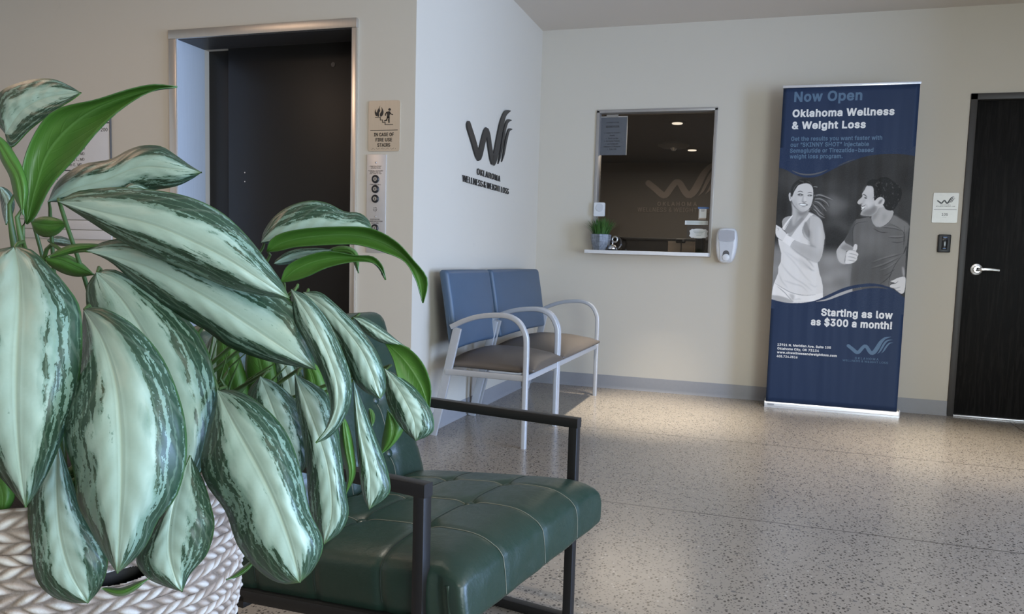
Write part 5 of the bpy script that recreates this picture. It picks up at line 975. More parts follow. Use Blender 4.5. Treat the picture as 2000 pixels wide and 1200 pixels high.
# arms
paint('V', [(700, 60), (690, 0), (705, -330), (840, -305), (900, -240), (925, -130), (940, 60), (938, 130), (925, 230), (905, 340), (862, 430), (815, 464), (760, 440), (620, 370), (480, 280), (365, 185), (400, 110), (450, 80), (560, 130), (712, 168)], 182, 0, 1, False)
paint('V', [(690, -120), (720, -40), (720, 120), (800, 205), (700, 165), (690, 60)], 142, 3, .8)
paint('W', [(690, 925), (640, 800), (610, 820), (592, 900), (605, 960), (640, 1030), (690, 1065)], 142, 1, .9); line('W', [(688, 930), (690, 1000), (694, 1070)], 92, 12, 1, .8)
line('V', [(370, 195), (490, 290), (640, 385), (790, 460)], 118, 12, 1, .8); line('V', [(705, 170), (770, 185), (808, 208)], 128, 10, 1, .8)
paint('V', [(420, 130), (560, 180), (760, 240), (860, 330), (820, 430), (640, 340), (470, 240)], 168, 5, .6); paint('V', [(850, -200), (910, -60), (915, 140), (880, 260), (850, 100)], 206, 4, .6)
paint('W', [(132, 850), (220, 905), (250, 940), (312, 1018), (245, 1118), (180, 1082), (128, 1000)], 214); line('W', [(140, 905), (175, 915), (160, 960)], 150, 10, 0, .8); line('W', [(130, 1030), (180, 1085), (245, 1120)], 120, 9, 0, .8)
paint('V', [(305, -10), (452, 68), (372, 188), (243, 98)], 226, 0, 1, False); line('V', [(372, 185), (410, 120), (452, 70)], 140, 8, 0, .8)
# the man, right
paint('M', [(715, 640), (760, 540), (910, 540), (945, 590), (1062, 615), (1062, 690), (1010, 785), (930, 855), (850, 890), (780, 885), (728, 830), (703, 750)], 170)
paint('M', [(700, 745), (740, 690), (800, 640), (860, 540), (800, 700), (740, 780), (735, 840)], 136, 3, .8); paint('M', [(900, 650), (960, 700), (900, 800), (880, 760)], 150, 3, .7)
paint('M', [(632, 195), (750, 195), (755, 330), (765, 430), (810, 400), (905, 540), (830, 570), (780, 650), (700, 702), (640, 702), (570, 697), (522, 682), (532, 640), (552, 610), (533, 600), (542, 570), (528, 545), (545, 518), (500, 512), (468, 482), (488, 440), (548, 380), (548, 330), (590, 265), (618, 210)], 186)
paint('M', [(565, 620), (620, 585), (680, 560), (760, 520), (800, 600), (720, 695), (640, 718), (570, 702), (522, 685), (540, 655)], 124, 3, .85)
paint('M', [(590, 470), (660, 440), (720, 490), (680, 560), (615, 565)], 200, 4, .8); paint('M', [(640, 220), (720, 220), (735, 320), (640, 330), (590, 300)], 196, 4, .6)
paint('M', [(540, 385), (575, 400), (560, 470), (520, 505), (545, 515), (580, 470), (590, 410)], 150, 2, .6)
paint('M', [(755, 450), (800, 400), (870, 388), (922, 430), (912, 490), (862, 532), (800, 542), (762, 522)], 192); paint('M', [(815, 485), (848, 440), (892, 425), (865, 488), (825, 505)], 124, 1, .9)
paint('M', [(622, 188), (640, 130), (720, 88), (800, 90), (860, 58), (950, 52), (1020, 82), (1060, 118), (1140, 170), (1192, 230), (1212, 300), (1198, 400), (1152, 490), (1092, 580), (1045, 612), (960, 602), (915, 545), (925, 450), (900, 402), (850, 383), (800, 408), (752, 448), (742, 330), (735, 240), (705, 205), (640, 198)], 44)
for i in range(90):
    x, y = random.uniform(660, 1180), random.uniform(80, 580)
    if ((x - 960) / 240) ** 2 + ((y - 320) / 260) ** 2 < 1 and not (x < 930 and y > 380): line('M', [(x, y), (x + random.uniform(-18, 18), y + random.uniform(8, 24)), (x + random.uniform(-20, 20), y + 30)], random.choice([92, 108, 26, 30]), 9, 0, .6)
line('M', [(552, 352), (582, 346), (632, 388)], 46, 15, 0, .95); paint('M', [(578, 390), (610, 388), (632, 408), (600, 416)], 66, 0, .9)
line('M', [(500, 508), (530, 505), (550, 490)], 104, 12, 0, .9); line('M', [(530, 545), (570, 538), (612, 515)], 84, 12, 0, .8); paint('M', [(535, 560), (570, 552), (585, 566), (545, 580)], 238, 0, .95); line('M', [(540, 592), (575, 588), (600, 560)], 104, 10, 0, .8); line('M', [(590, 500), (625, 530), (630, 580)], 150, 10, 1, .7)
paint('N', [(330, 20), (363, -50), (394, -85), (490, -102), (577, -116), (612, -94), (639, -24), (682, 24), (752, 29), (822, 3), (892, -59), (936, -146), (971, -133), (1067, -76), (1146, -24), (1180, 20), (1165, 60), (1120, 400), (1105, 790), (1000, 790), (890, 870), (870, 905), (740, 870), (560, 865), (400, 890), (296, 920), (318, 700), (345, 400), (345, 300), (225, 240), (220, 215), (262, 150), (300, 80)], 112, 0, 1, False)
paint('N', [(300, 40), (345, -30), (390, -75), (370, 0), (345, 120), (345, 310), (225, 240), (262, 150)], 88, 1, .9); paint('N', [(880, -25), (936, -140), (971, -133), (1067, -76), (1146, -24), (1150, 60), (1090, 110), (1000, 30)], 128, 2, .8)
paint('N', [(420, 480), (700, 430), (860, 600), (800, 860), (400, 890), (330, 760)], 92, 8, .8); paint('N', [(420, 100), (700, 120), (800, 260), (500, 280)], 120, 7, .8)
for p, g, wd in (([(345, 310), (341, 125), (350, 38), (385, -15), (455, -41), (560, -50)], 66, 7), ([(875, -24), (1006, 37), (1094, 125), (1102, 300)], 62, 7), ([(640, 45), (740, 100), (860, 110)], 72, 12), ([(760, 30), (950, 50), (1080, 90)], 82, 14), ([(860, 180), (1000, 185), (1110, 170)], 74, 14), ([(900, 245), (1000, 255), (1090, 240)], 82, 12), ([(610, 560), (780, 500), (1000, 440), (1080, 410)], 80, 12), ([(610, 640), (800, 585), (1020, 480)], 78, 12),
                 ([(720, 680), (860, 630), (980, 550)], 80, 12), ([(790, 750), (900, 690), (960, 640)], 80, 10), ([(740, 865), (840, 790), (920, 700)], 76, 12), ([(862, 905), (890, 740), (970, 570), (1080, 420)], 58, 7), ([(1085, 420), (1110, 360), (1125, 300)], 50, 16), ([(1100, 10), (1090, 200), (1085, 340)], 60, 8)): line('N', p, g, wd, 0, .85)
for p in ([(630, 540), (800, 480), (1000, 420)], [(620, 625), (800, 565), (1000, 470)], [(740, 665), (880, 610), (980, 530)], [(780, 15), (950, 35), (1080, 75)], [(870, 165), (1000, 168), (1100, 155)]): line('N', p, 148, 9, 1, .6)
line('M', [(712, 760), (760, 850), (830, 893), (930, 868), (1020, 800), (1075, 700)], 140, 14, 1, .5)
paint('N', [(218, 222), (240, 262), (345, 322), (352, 362), (250, 382), (240, 430), (215, 530), (242, 572), (180, 562), (130, 512), (104, 420), (106, 370), (150, 300)], 176); paint('N', [(240, 265), (345, 322), (345, 365), (260, 375), (160, 325)], 132, 3, .8); line('N', [(160, 330), (210, 350), (260, 375)], 110, 9, 1, .7)
paint('N', [(130, 400), (200, 410), (230, 500), (200, 560), (140, 510)], 190, 4, .6)
paint('N', [(248, 400), (288, 370), (342, 365), (354, 310), (375, 278), (406, 290), (406, 345), (388, 385), (420, 418), (422, 440), (406, 470), (406, 492), (392, 520), (352, 550), (290, 567), (234, 562), (236, 500)], 206)
for p in ([(285, 415), (350, 425), (415, 448)], [(265, 462), (330, 470), (402, 495)], [(258, 510), (320, 520), (385, 530)], [(335, 370), (365, 378), (388, 384)]): line('N', p, 136, 9, 0, .85)
paint('N', [(890, 822), (950, 800), (1000, 775), (1110, 768), (1100, 960), (1060, 1005), (1010, 980), (950, 932), (884, 905), (902, 872), (962, 852)], 200); line('N', [(890, 845), (960, 855), (1010, 820)], 112, 10, 0, .9); line('N', [(900, 915), (970, 925), (1040, 905)], 130, 9, 0, .8); line('N', [(960, 960), (1010, 965), (1050, 960)], 120, 9, 0, .7)
paint('N', [(1065, 610), (1085, 620), (1100, 700), (1095, 775), (1070, 700)], 168, 1, .8)
# blue waves above and below
B3 = None
def blue(f, pts, sp=False):
    P = loc(f, pts); mk = mask(P)[..., None]; global IMG; IMG = IMG * (1 - mk) + np.array(BLUE[:3]) * mk
lowtop = [tuple(q) for q in curve_pts([(80, 1052), (200, 1082), (300, 1090), (400, 1080), (470, 1062), (560, 1020), (680, 968), (800, 942), (900, 936), (990, 952), (1070, 988), (1150, 1050)], 60)]
blue('K', lowtop + [(1180, 1300), (40, 1300)])
gap = [tuple(q) for q in curve_pts([(455, 1077), (540, 1054), (640, 1010), (740, 978), (860, 960), (950, 960), (1020, 980)], 40)] + [tuple(q) for q in curve_pts([(1020, 981), (950, 972), (860, 974), (740, 998), (640, 1033), (540, 1068), (455, 1079)], 40)]
paint('K', gap[:26] + gap[-26:], 172, 0, .95, False); paint('K', gap[20:60], 96, 0, .95, False)
topb = [tuple(q) for q in curve_pts([(200, 1060), (320, 1100), (400, 1145), (500, 1178), (600, 1182), (700, 1160), (800, 1112), (900, 1062), (1050, 1000), (1200, 948), (1350, 925), (1500, 918), (1640, 925), (1800, 950)], 70)]
blue('T', [(200, 700), (200, 1060)] + topb + [(1850, 700)])
line('T', [(385, 1105), (470, 1140), (580, 1150), (690, 1130), (780, 1095)], 112, 16, 0, .8); line('T', [(890, 1055), (990, 1012), (1080, 978)], 96, 10, 0, .8)
IMG = IMG + RNG.normal(0, 0.004, GX.shape)[..., None]
IMG = np.clip(IMG, 0.004, 0.95)
nzr, nxr = GX.shape
verts = np.stack([GX.ravel(), np.full(GX.size, BY - 0.0007), GZ.ravel()], 1)
idx = np.arange(GX.size).reshape(nzr, nxr)
faces = np.stack([idx[:-1, :-1].ravel(), idx[:-1, 1:].ravel(), idx[1:, 1:].ravel(), idx[1:, :-1].ravel()], 1)
me = bpy.data.meshes.new('printed_photo'); me.from_pydata(verts.tolist(), [], faces.tolist())
ca = me.color_attributes.new('print', 'FLOAT_COLOR', 'POINT')
ca.data.foreach_set('color', np.concatenate([IMG.reshape(-1, 3), np.ones((GX.size, 1))], 1).astype(np.float32).ravel())
for pl in me.polygons: pl.use_smooth = True
ph = link('printed_photo', me, sheet, [mat_print('banner_photo_print', BLUE, True)])
# --- printed words
def lines(items, mat, name):
    b = MB()
    for tx, x0, x1, z, cap, bold in items: write(b, tx, (x0, BY - 0.0010, z), EX, EZ, TOCAM, x1 - x0, cap, bold, 'L', 0.0003)
    return b.build(name, mat, sheet, 0)
M_PW = simple('print_white', (0.80, 0.78, 0.74, 1), 0.45, var=0.02); M_PB = simple('print_steel_blue', (0.082, 0.150, 0.235, 1), 0.45, var=0.02)
lines([('Now Open', .117, .547, 2.1085, .0605, .03)], M_PB, 'headline')
lines([('Oklahoma Wellness', .112, .750, 2.0065, .0450, .035), ('& Weight Loss', .113, .580, 1.9255, .0450, .035), 
 ], M_PW, 'clinic_name')
lines([('Starting as low', .375, .826, .664, .0455, .035), ('as $300 a month!', .312, .826, .5955, .0455, .035),
       
 ], M_PW, 'offer')
lines([('13921 N. Meridian Ave. Suite 105', .101, .452, .438, .0148, .03), ('Oklahoma City, OK 73134', .1015, .376, .411, .0148, .03), ('www.okwellnessandweightloss.com', .101, .493, .3845, .0148, .03), ('405.724.2516', .100, .239, .3565, .0148, .03)], M_PW, 'address')
lines([('Get the results you want faster with', .112, .686, 1.846, .0260, .022), ('our “SKINNY SHOT” injectable', .1105, .607, 1.806, .0260, .022), ('Semaglutide or Tirezatide-based', .109, .637, 1.7665, .0260, .022), ('weight loss program.', .110, .448, 1.7275, .0260, .022)], M_PB, 'description')
b = MB(); draw_logo(b, (.551, BY - 0.0010, .466), EX, EZ, TOCAM, .290, 1.12, 0.0003)
write(b, 'OKLAHOMA', (.609, BY - 0.0010, .3775), EX, EZ, TOCAM, .148, .0145, .008, 'L', .0003, 1.35); write(b, 'WELLNESS & WEIGHT LOSS', (.531, BY - 0.0010, .3585), EX, EZ, TOCAM, .286, .0130, .004, 'L', .0003, 1.05)
b.build('emblem', M_PB, sheet, 0)

# ------------------------------------------------------------------ green leather armchair
ANG = math.radians(-10.3); AF = Vector((math.cos(ANG), math.sin(ANG), 0)); AS = Vector((AF.y, -AF.x, 0)); AO = Vector((-0.583, 1.180, 0))
AX = Matrix(((AF.x, AS.x, 0, AO.x), (AF.y, AS.y, 0, AO.y), (0, 0, 1, 0), (0, 0, 0, 1)))     # (forward, toward near side, up)
arm = thing('armchair', AO - AF * 0.25 - AS * 0.345, 'dark green buttoned leather armchair with a black square tube frame beside the basket plant', 'armchair')
TB = 0.026
def bar(mb, p, q, w=TB, h=None):
    p, q = Vector(p), Vector(q); h = h or w; d = (q - p).normalized(); ref = Vector((0, 1, 0)) if abs(d.y) < 0.9 else Vector((1, 0, 0))
    return mb.sweep([p, q], rrect(w, h, 0.0025, 2), ref)
def rearF(z): return -0.45 - 0.355 * z
WS = 0.664
for s, lab in ((0.0, 'near'), (-WS, 'far')):
    sc_ = s - TB / 2
    b = MB(); bar(b, (-0.0044, sc_, 0.0), (-0.0044, sc_, 0.560), 0.0248); b.build('front_leg', M_BLACKMETAL, arm, 40, AX)
    b = MB(); bar(b, (rearF(0) , sc_, 0.0), (rearF(0.74), sc_, 0.74)); b.build('back_leg', M_BLACKMETAL, arm, 40, AX)
    b = MB(); bar(b, (0.009, sc_, 0.555), (rearF(0.555) - 0.01, sc_, 0.555)); b.build('armrest', M_BLACKMETAL, arm, 40, AX)
    b = MB(); bar(b, (0.0, sc_, TB / 2), (rearF(0.013), sc_, TB / 2)); b.build('floor_rail', M_BLACKMETAL, arm, 40, AX)
    b = MB(); bar(b, (-0.01, sc_, 0.292), (rearF(0.23), sc_, 0.238)); b.build('side_rail', M_BLACKMETAL, arm, 40, AX)
for F_, z in ((-0.06, 0.280), (-0.47, 0.232)):
    b = MB(); bar(b, (F_, 0, z), (F_, -WS - 0.02, z)); b.build('cross_rail', M_BLACKMETAL, arm, 40, AX)
# seat cushion
CL, CWD, CT = 0.600, WS - 0.024, 0.118
BF = [-0.100, -0.272, -0.444]; BS = [-0.165, -0.335, -0.505]         # button rows, forward and across
tilt = math.radians(6.2); cF, cS, cZ = -0.212, -0.338, 0.331
def seat_def(p, n):
    p = Vector(p)
    F_, S_ = cF + p.x, cS + p.y; u, v = p.x / (CL / 2), p.y / (CWD / 2)
    z = p.z; x = p.x; y = p.y
    if p.z > -CT * 0.2:
        k = min(1, (p.z / (CT / 2) + 0.2) / 1.2)
        z += 0.022 * k * (1 - abs(u) ** 4) * (1 - abs(v) ** 4)
        dip = 0
        for bf in BF:
            for bs in BS:
                r2 = ((F_ - bf) ** 2 + (S_ - bs) ** 2); dip += 0.010 * math.exp(-r2 / (2 * 0.016 ** 2))
        for bf in BF: dip += 0.0028 * math.exp(-((F_ - bf) / 0.007) ** 2)
        for bs in BS: dip += 0.0028 * math.exp(-((S_ - bs) / 0.007) ** 2)
        z -= dip * k
        fr = max(0, (p.x - (CL / 2 - 0.085)) / 0.085); z -= 0.022 * k * fr ** 2.4
        sd = max(0, (abs(p.y) - (CWD / 2 - 0.06)) / 0.06); z -= 0.012 * k * sd ** 2
    if p.x > CL / 2 - 0.05:
        kx = (p.x - (CL / 2 - 0.05)) / 0.05
        for bs in BS: x -= 0.002 * kx * math.exp(-((S_ - bs) / 0.010) ** 2)
        x += 0.004 * kx * (1 - (p.z / (CT / 2)) ** 2)
        x += 0.0012 * kx * math.sin(S_ * 46) * math.sin(p.z * 40 + 1)
    if abs(p.y) > CWD / 2 - 0.04:
        ky = (abs(p.y) - (CWD / 2 - 0.04)) / 0.04; sg = 1 if p.y > 0 else -1
        for bf in BF: y -= sg * 0.004 * ky * math.exp(-((F_ - bf) / 0.010) ** 2)
        y += sg * 0.006 * ky * (1 - (p.z / (CT / 2)) ** 2)
        # pleat tucked in at the front corner
        y -= sg * 0.006 * ky * math.exp(-((p.x - (CL / 2 - 0.055)) / 0.012) ** 2) * (1 if p.z < 0.05 else 0.5)
    return (x, y, z)
SXF = AX @ Matrix.Translation((cF, cS, cZ)) @ Matrix.Rotation(-tilt, 4, 'Y')
seat_o = cushion((CL, CWD, CT), 0.016, (80, 90, 10), seat_def, SXF).build('seat_cushion', M_LEATHER, arm, 80)
def surf(x, y):                                                       # point on the top of the cushion
    return SXF @ Vector(seat_def((x, y, CT / 2), None))
def edge_path(bs, lift=0.0008):
    pts = []
    for x in np.linspace(-CL / 2 + 0.06, CL / 2 - 0.016, 44): pts.append(SXF @ (Vector(seat_def((x, bs - cS, CT / 2), None)) + Vector((0, 0, lift))))
    for a in np.linspace(0, math.pi / 2, 9)[1:]: pts.append(SXF @ (Vector(seat_def((CL / 2 - 0.016 + 0.016 * math.sin(a), bs - cS, CT / 2 - 0.016 + 0.016 * math.cos(a)), None)) + Vector((lift, 0, lift))))
    for z in np.linspace(CT / 2 - 0.016, -CT / 2 + 0.012, 10)[1:]: pts.append(SXF @ (Vector(seat_def((CL / 2, bs - cS, z), None)) + Vector((lift, 0, 0))))
    return pts
for bs in BS: MB().tube(edge_path(bs), 0.0009, 5).build('seam', M_THREAD, seat_o, 80)
for bf in BF:
    pts = [SXF @ (Vector(seat_def((bf - cF, y, CT / 2), None)) + Vector((0, 0, 0.0008))) for y in np.linspace(-CWD / 2 + 0.016, CWD / 2 - 0.016, 44)]
    for a in np.linspace(0, math.pi / 2, 9)[1:]: pts.append(SXF @ (Vector(seat_def((bf - cF, CWD / 2 - 0.016 + 0.016 * math.sin(a), CT / 2 - 0.016 + 0.016 * math.cos(a)), None)) + Vector((0, 0.0006, 0.0006))))
    for z in np.linspace(CT / 2 - 0.016, -CT / 2 + 0.03, 8)[1:]: pts.append(SXF @ (Vector(seat_def((bf - cF, CWD / 2, z), None)) + Vector((0, 0.0006, 0))))
    MB().tube(pts, 0.0010, 5).build('seam', M_SEAMDARK if bf < 0 else M_THREAD, seat_o, 80)
# corner welt on the near front corner
MB().tube([SXF @ Vector((CL / 2 - 0.030, CWD / 2 + 0.002, z)) for z in np.linspace(-CT / 2 + 0.02, CT / 2 - 0.035, 8)], 0.0045, 8).build('corner_welt', M_LEATHER, seat_o, 80)
M_BUTTON = M_LEATHER
def button(p, nrm, par, sc=1.0):
    q = nrm.to_track_quat('Z', 'Y').to_matrix().to_4x4(); q.translation = p
    return MB().lathe([(0, -0.004), (0.010 * sc, -0.004), (0.0125 * sc, 0.0), (0.011 * sc, 0.003), (0.006 * sc, 0.0052), (0, 0.0058)], (0, 0, 0), 'z', 20).build('button', M_BUTTON, par, 80, q)
up = (SXF.to_3x3() @ Vector((0, 0, 1))).normalized()
for bf in BF:
    for bs in BS: button(surf(bf - cF, bs - cS) + up * 0.004, up, seat_o)
# back cushion
HB, TBK = 0.52, 0.115
lean = math.atan(0.36)
BXF = AX @ Matrix.Translation((-0.590, cS, 0.560)) @ Matrix.Rotation(-lean, 4, 'Y')
RZ = [-0.15, 0.0, 0.15]
def back_def(p, n):
    p = Vector(p)
    S_ = cS + p.y; x = p.x; v, w_ = p.y / (CWD / 2), p.z / (HB / 2)
    if p.x > 0:
        x += 0.018 * (1 - v ** 4) * (1 - w_ ** 4)
        for rz in RZ:
            for bs in BS: x -= 0.010 * math.exp(-((p.z - rz) ** 2 + (S_ - bs) ** 2) / (2 * 0.016 ** 2))
            x -= 0.003 * math.exp(-((p.z - rz) / 0.010) ** 2)
        for bs in BS: x -= 0.003 * math.exp(-((S_ - bs) / 0.010) ** 2)
    return (x, p.y, p.z)
back_o = cushion((TBK, CWD, HB), 0.040, (6, 50, 40), back_def, BXF).build('back_cushion', M_LEATHER, arm, 80)
bn = (BXF.to_3x3() @ Vector((1, 0, 0))).normalized()
for rz in RZ:
    for bs in BS: button(BXF @ Vector(back_def((TBK / 2, bs - cS, rz), None)) + bn * 0.004, bn, back_o)
for bs in BS: MB().tube([BXF @ (Vector(back_def((TBK / 2, bs - cS, z), None)) + Vector((0.0008, 0, 0))) for z in np.linspace(-HB / 2 + 0.04, HB / 2 - 0.04, 40)], 0.0009, 5).build('seam', M_THREAD, back_o, 80)

# ------------------------------------------------------------------ variegated plant in a woven basket
BC = deep(120, 890, 0.99); RIMZ = BC.z; BC = Vector((BC.x, BC.y, 0)); RR = 0.243; BH = RIMZ
plant = thing('potted_plant', (BC.x, BC.y, RIMZ - BH), 'large variegated silver and green leafy plant in a whitewashed woven basket', 'potted plant')
def mat_basket():
    t = NT('whitewashed_braid'); a = t.n('ShaderNodeVertexColor', layer_name='relief'); s = t.n('ShaderNodeSeparateColor'); t.l(a.outputs[0], s.inputs[0])
    o = t.obj(); f1 = t.noise(o, 150, 4, 0.7); f2 = t.noise(o, 40, 3)
    h = t.math('ADD', s.outputs[0], t.math('MULTIPLY', t.math('SUBTRACT', f2, 0.5), 0.55))
    c = t.ramp(h, [(0.16, (0.12, 0.085, 0.06)), (0.42, (0.27, 0.205, 0.16)), (0.60, (0.42, 0.375, 0.335)), (0.85, (0.56, 0.535, 0.50))])
    t.base(t.mix(t.math('MULTIPLY', f1, 0.35), c, (0.45, 0.40, 0.36, 1))); t.rough(0.85); t.bump(f1, 0.5, 0.003); return t.m
nA, nZ = 900, 400; NROW = 46; NB = 74; vs_, hs_ = [], []
for j in range(nZ + 1):
    w_ = (j / 80 * 0.48) if j < 80 else 0.48 + 0.52 * (j - 80) / (nZ - 80); z = RIMZ - BH + BH * w_; r0 = 0.150 + (RR - 0.150) * (w_ ** 0.85)
    row = w_ * NROW; ri = math.floor(row); fr = row - ri
    for i in range(nA):
        th = 2 * math.pi * i / nA
        sl = 0.55 if ri % 2 == 0 else -0.55                                  # braid: strands lean one way, then the other
        ph = (th * NB / (2 * math.pi) + sl * (fr - 0.5) * 1.7 + 0.37 * math.sin(ri * 2.3)) % 1.0
        lump = abs(math.sin(math.pi * ph)) ** 0.75 * math.sin(math.pi * min(max(fr, 0), 1)) ** 0.55
        lump *= 0.80 + 0.30 * math.sin(th * 23 + ri * 1.7) * math.sin(th * 9.1 + ri * 2.9)
        r = r0 + 0.0070 * lump + 0.0015 * math.sin(th * 7 + ri * 1.3)
        vs_.append((BC.x + r * math.cos(th), BC.y + r * math.sin(th), z + 0.002 * math.sin(th * 9 + ri))); hs_.append(lump)
fs_ = []
def pix(q):
    d = Vector(q) - CAM; k = d.dot(CF); return CX + FPX * d.dot(CR) / k, CY - FPX * d.dot(CU) / k
def handle(q):                                                      # hand hole woven into the front of the basket
    x, y = pix(q); dv = Vector(q) - CAM
    if (Vector(q) - Vector((BC.x, BC.y, q[2]))).dot(dv) > 0: return False
    return ((x - 232) / 58) ** 2 + ((y - 1128 + (x - 232) * 0.22) / 15) ** 2 < 1
for j in range(nZ):
    for i in range(nA):
        a, b_ = j * nA + i, j * nA + (i + 1) % nA
        if handle(vs_[a]): continue
        fs_.append((a, b_, b_ + nA, a + nA))
# rim roll and inner wall
n0 = len(vs_); prof = [(RR - 0.004, 0.003), (RR - 0.010, 0.004), (RR - 0.016, 0.0), (RR - 0.018, -0.01), (RR - 0.022, -0.09)]
for r, z in prof:
    for i in range(nA):
        th = 2 * math.pi * i / nA; lump = abs(math.sin(th * NB / 2 + z * 300)); vs_.append((BC.x + (r + 0.002 * lump) * math.cos(th), BC.y + (r + 0.002 * lump) * math.sin(th), RIMZ + z)); hs_.append(0.25 + 0.6 * lump)
for k in range(len(prof)):
    a0 = (nZ * nA) if k == 0 else n0 + (k - 1) * nA; b0 = n0 + k * nA
    for i in range(nA): fs_.append((a0 + i, a0 + (i + 1) % nA, b0 + (i + 1) % nA, b0 + i))
fs_.append(tuple(range(nA))[::-1])
me = bpy.data.meshes.new('basket'); me.from_pydata(vs_, [], fs_); ca = me.color_attributes.new('relief', 'FLOAT_COLOR', 'POINT')
ca.data.foreach_set('color', np.repeat(np.array(hs_)[:, None], 4, 1).astype(np.float32).ravel())
for pl in me.polygons: pl.use_smooth = True
link('basket', me, plant, [mat_basket()])
MB().lathe([(0, RIMZ - 0.045), (RR - 0.03, RIMZ - 0.045), (RR - 0.05, RIMZ - 0.035), (0, RIMZ - 0.03)], BC, 'z', 40).build('soil', simple('potting_soil', (0.025, 0.018, 0.013, 1), 0.95, bump=0.8, scale=60), plant)

MB().lathe([(0, 0.02), (0.12, 0.02), (RR - 0.045, RIMZ - 0.20), (RR - 0.028, RIMZ - 0.03), (RR - 0.032, RIMZ - 0.03), (RR - 0.05, RIMZ - 0.06), (0, RIMZ - 0.06)], BC, 'z', 48).build('liner', simple('black_liner', (0.02, 0.017, 0.015, 1), 0.8), plant)

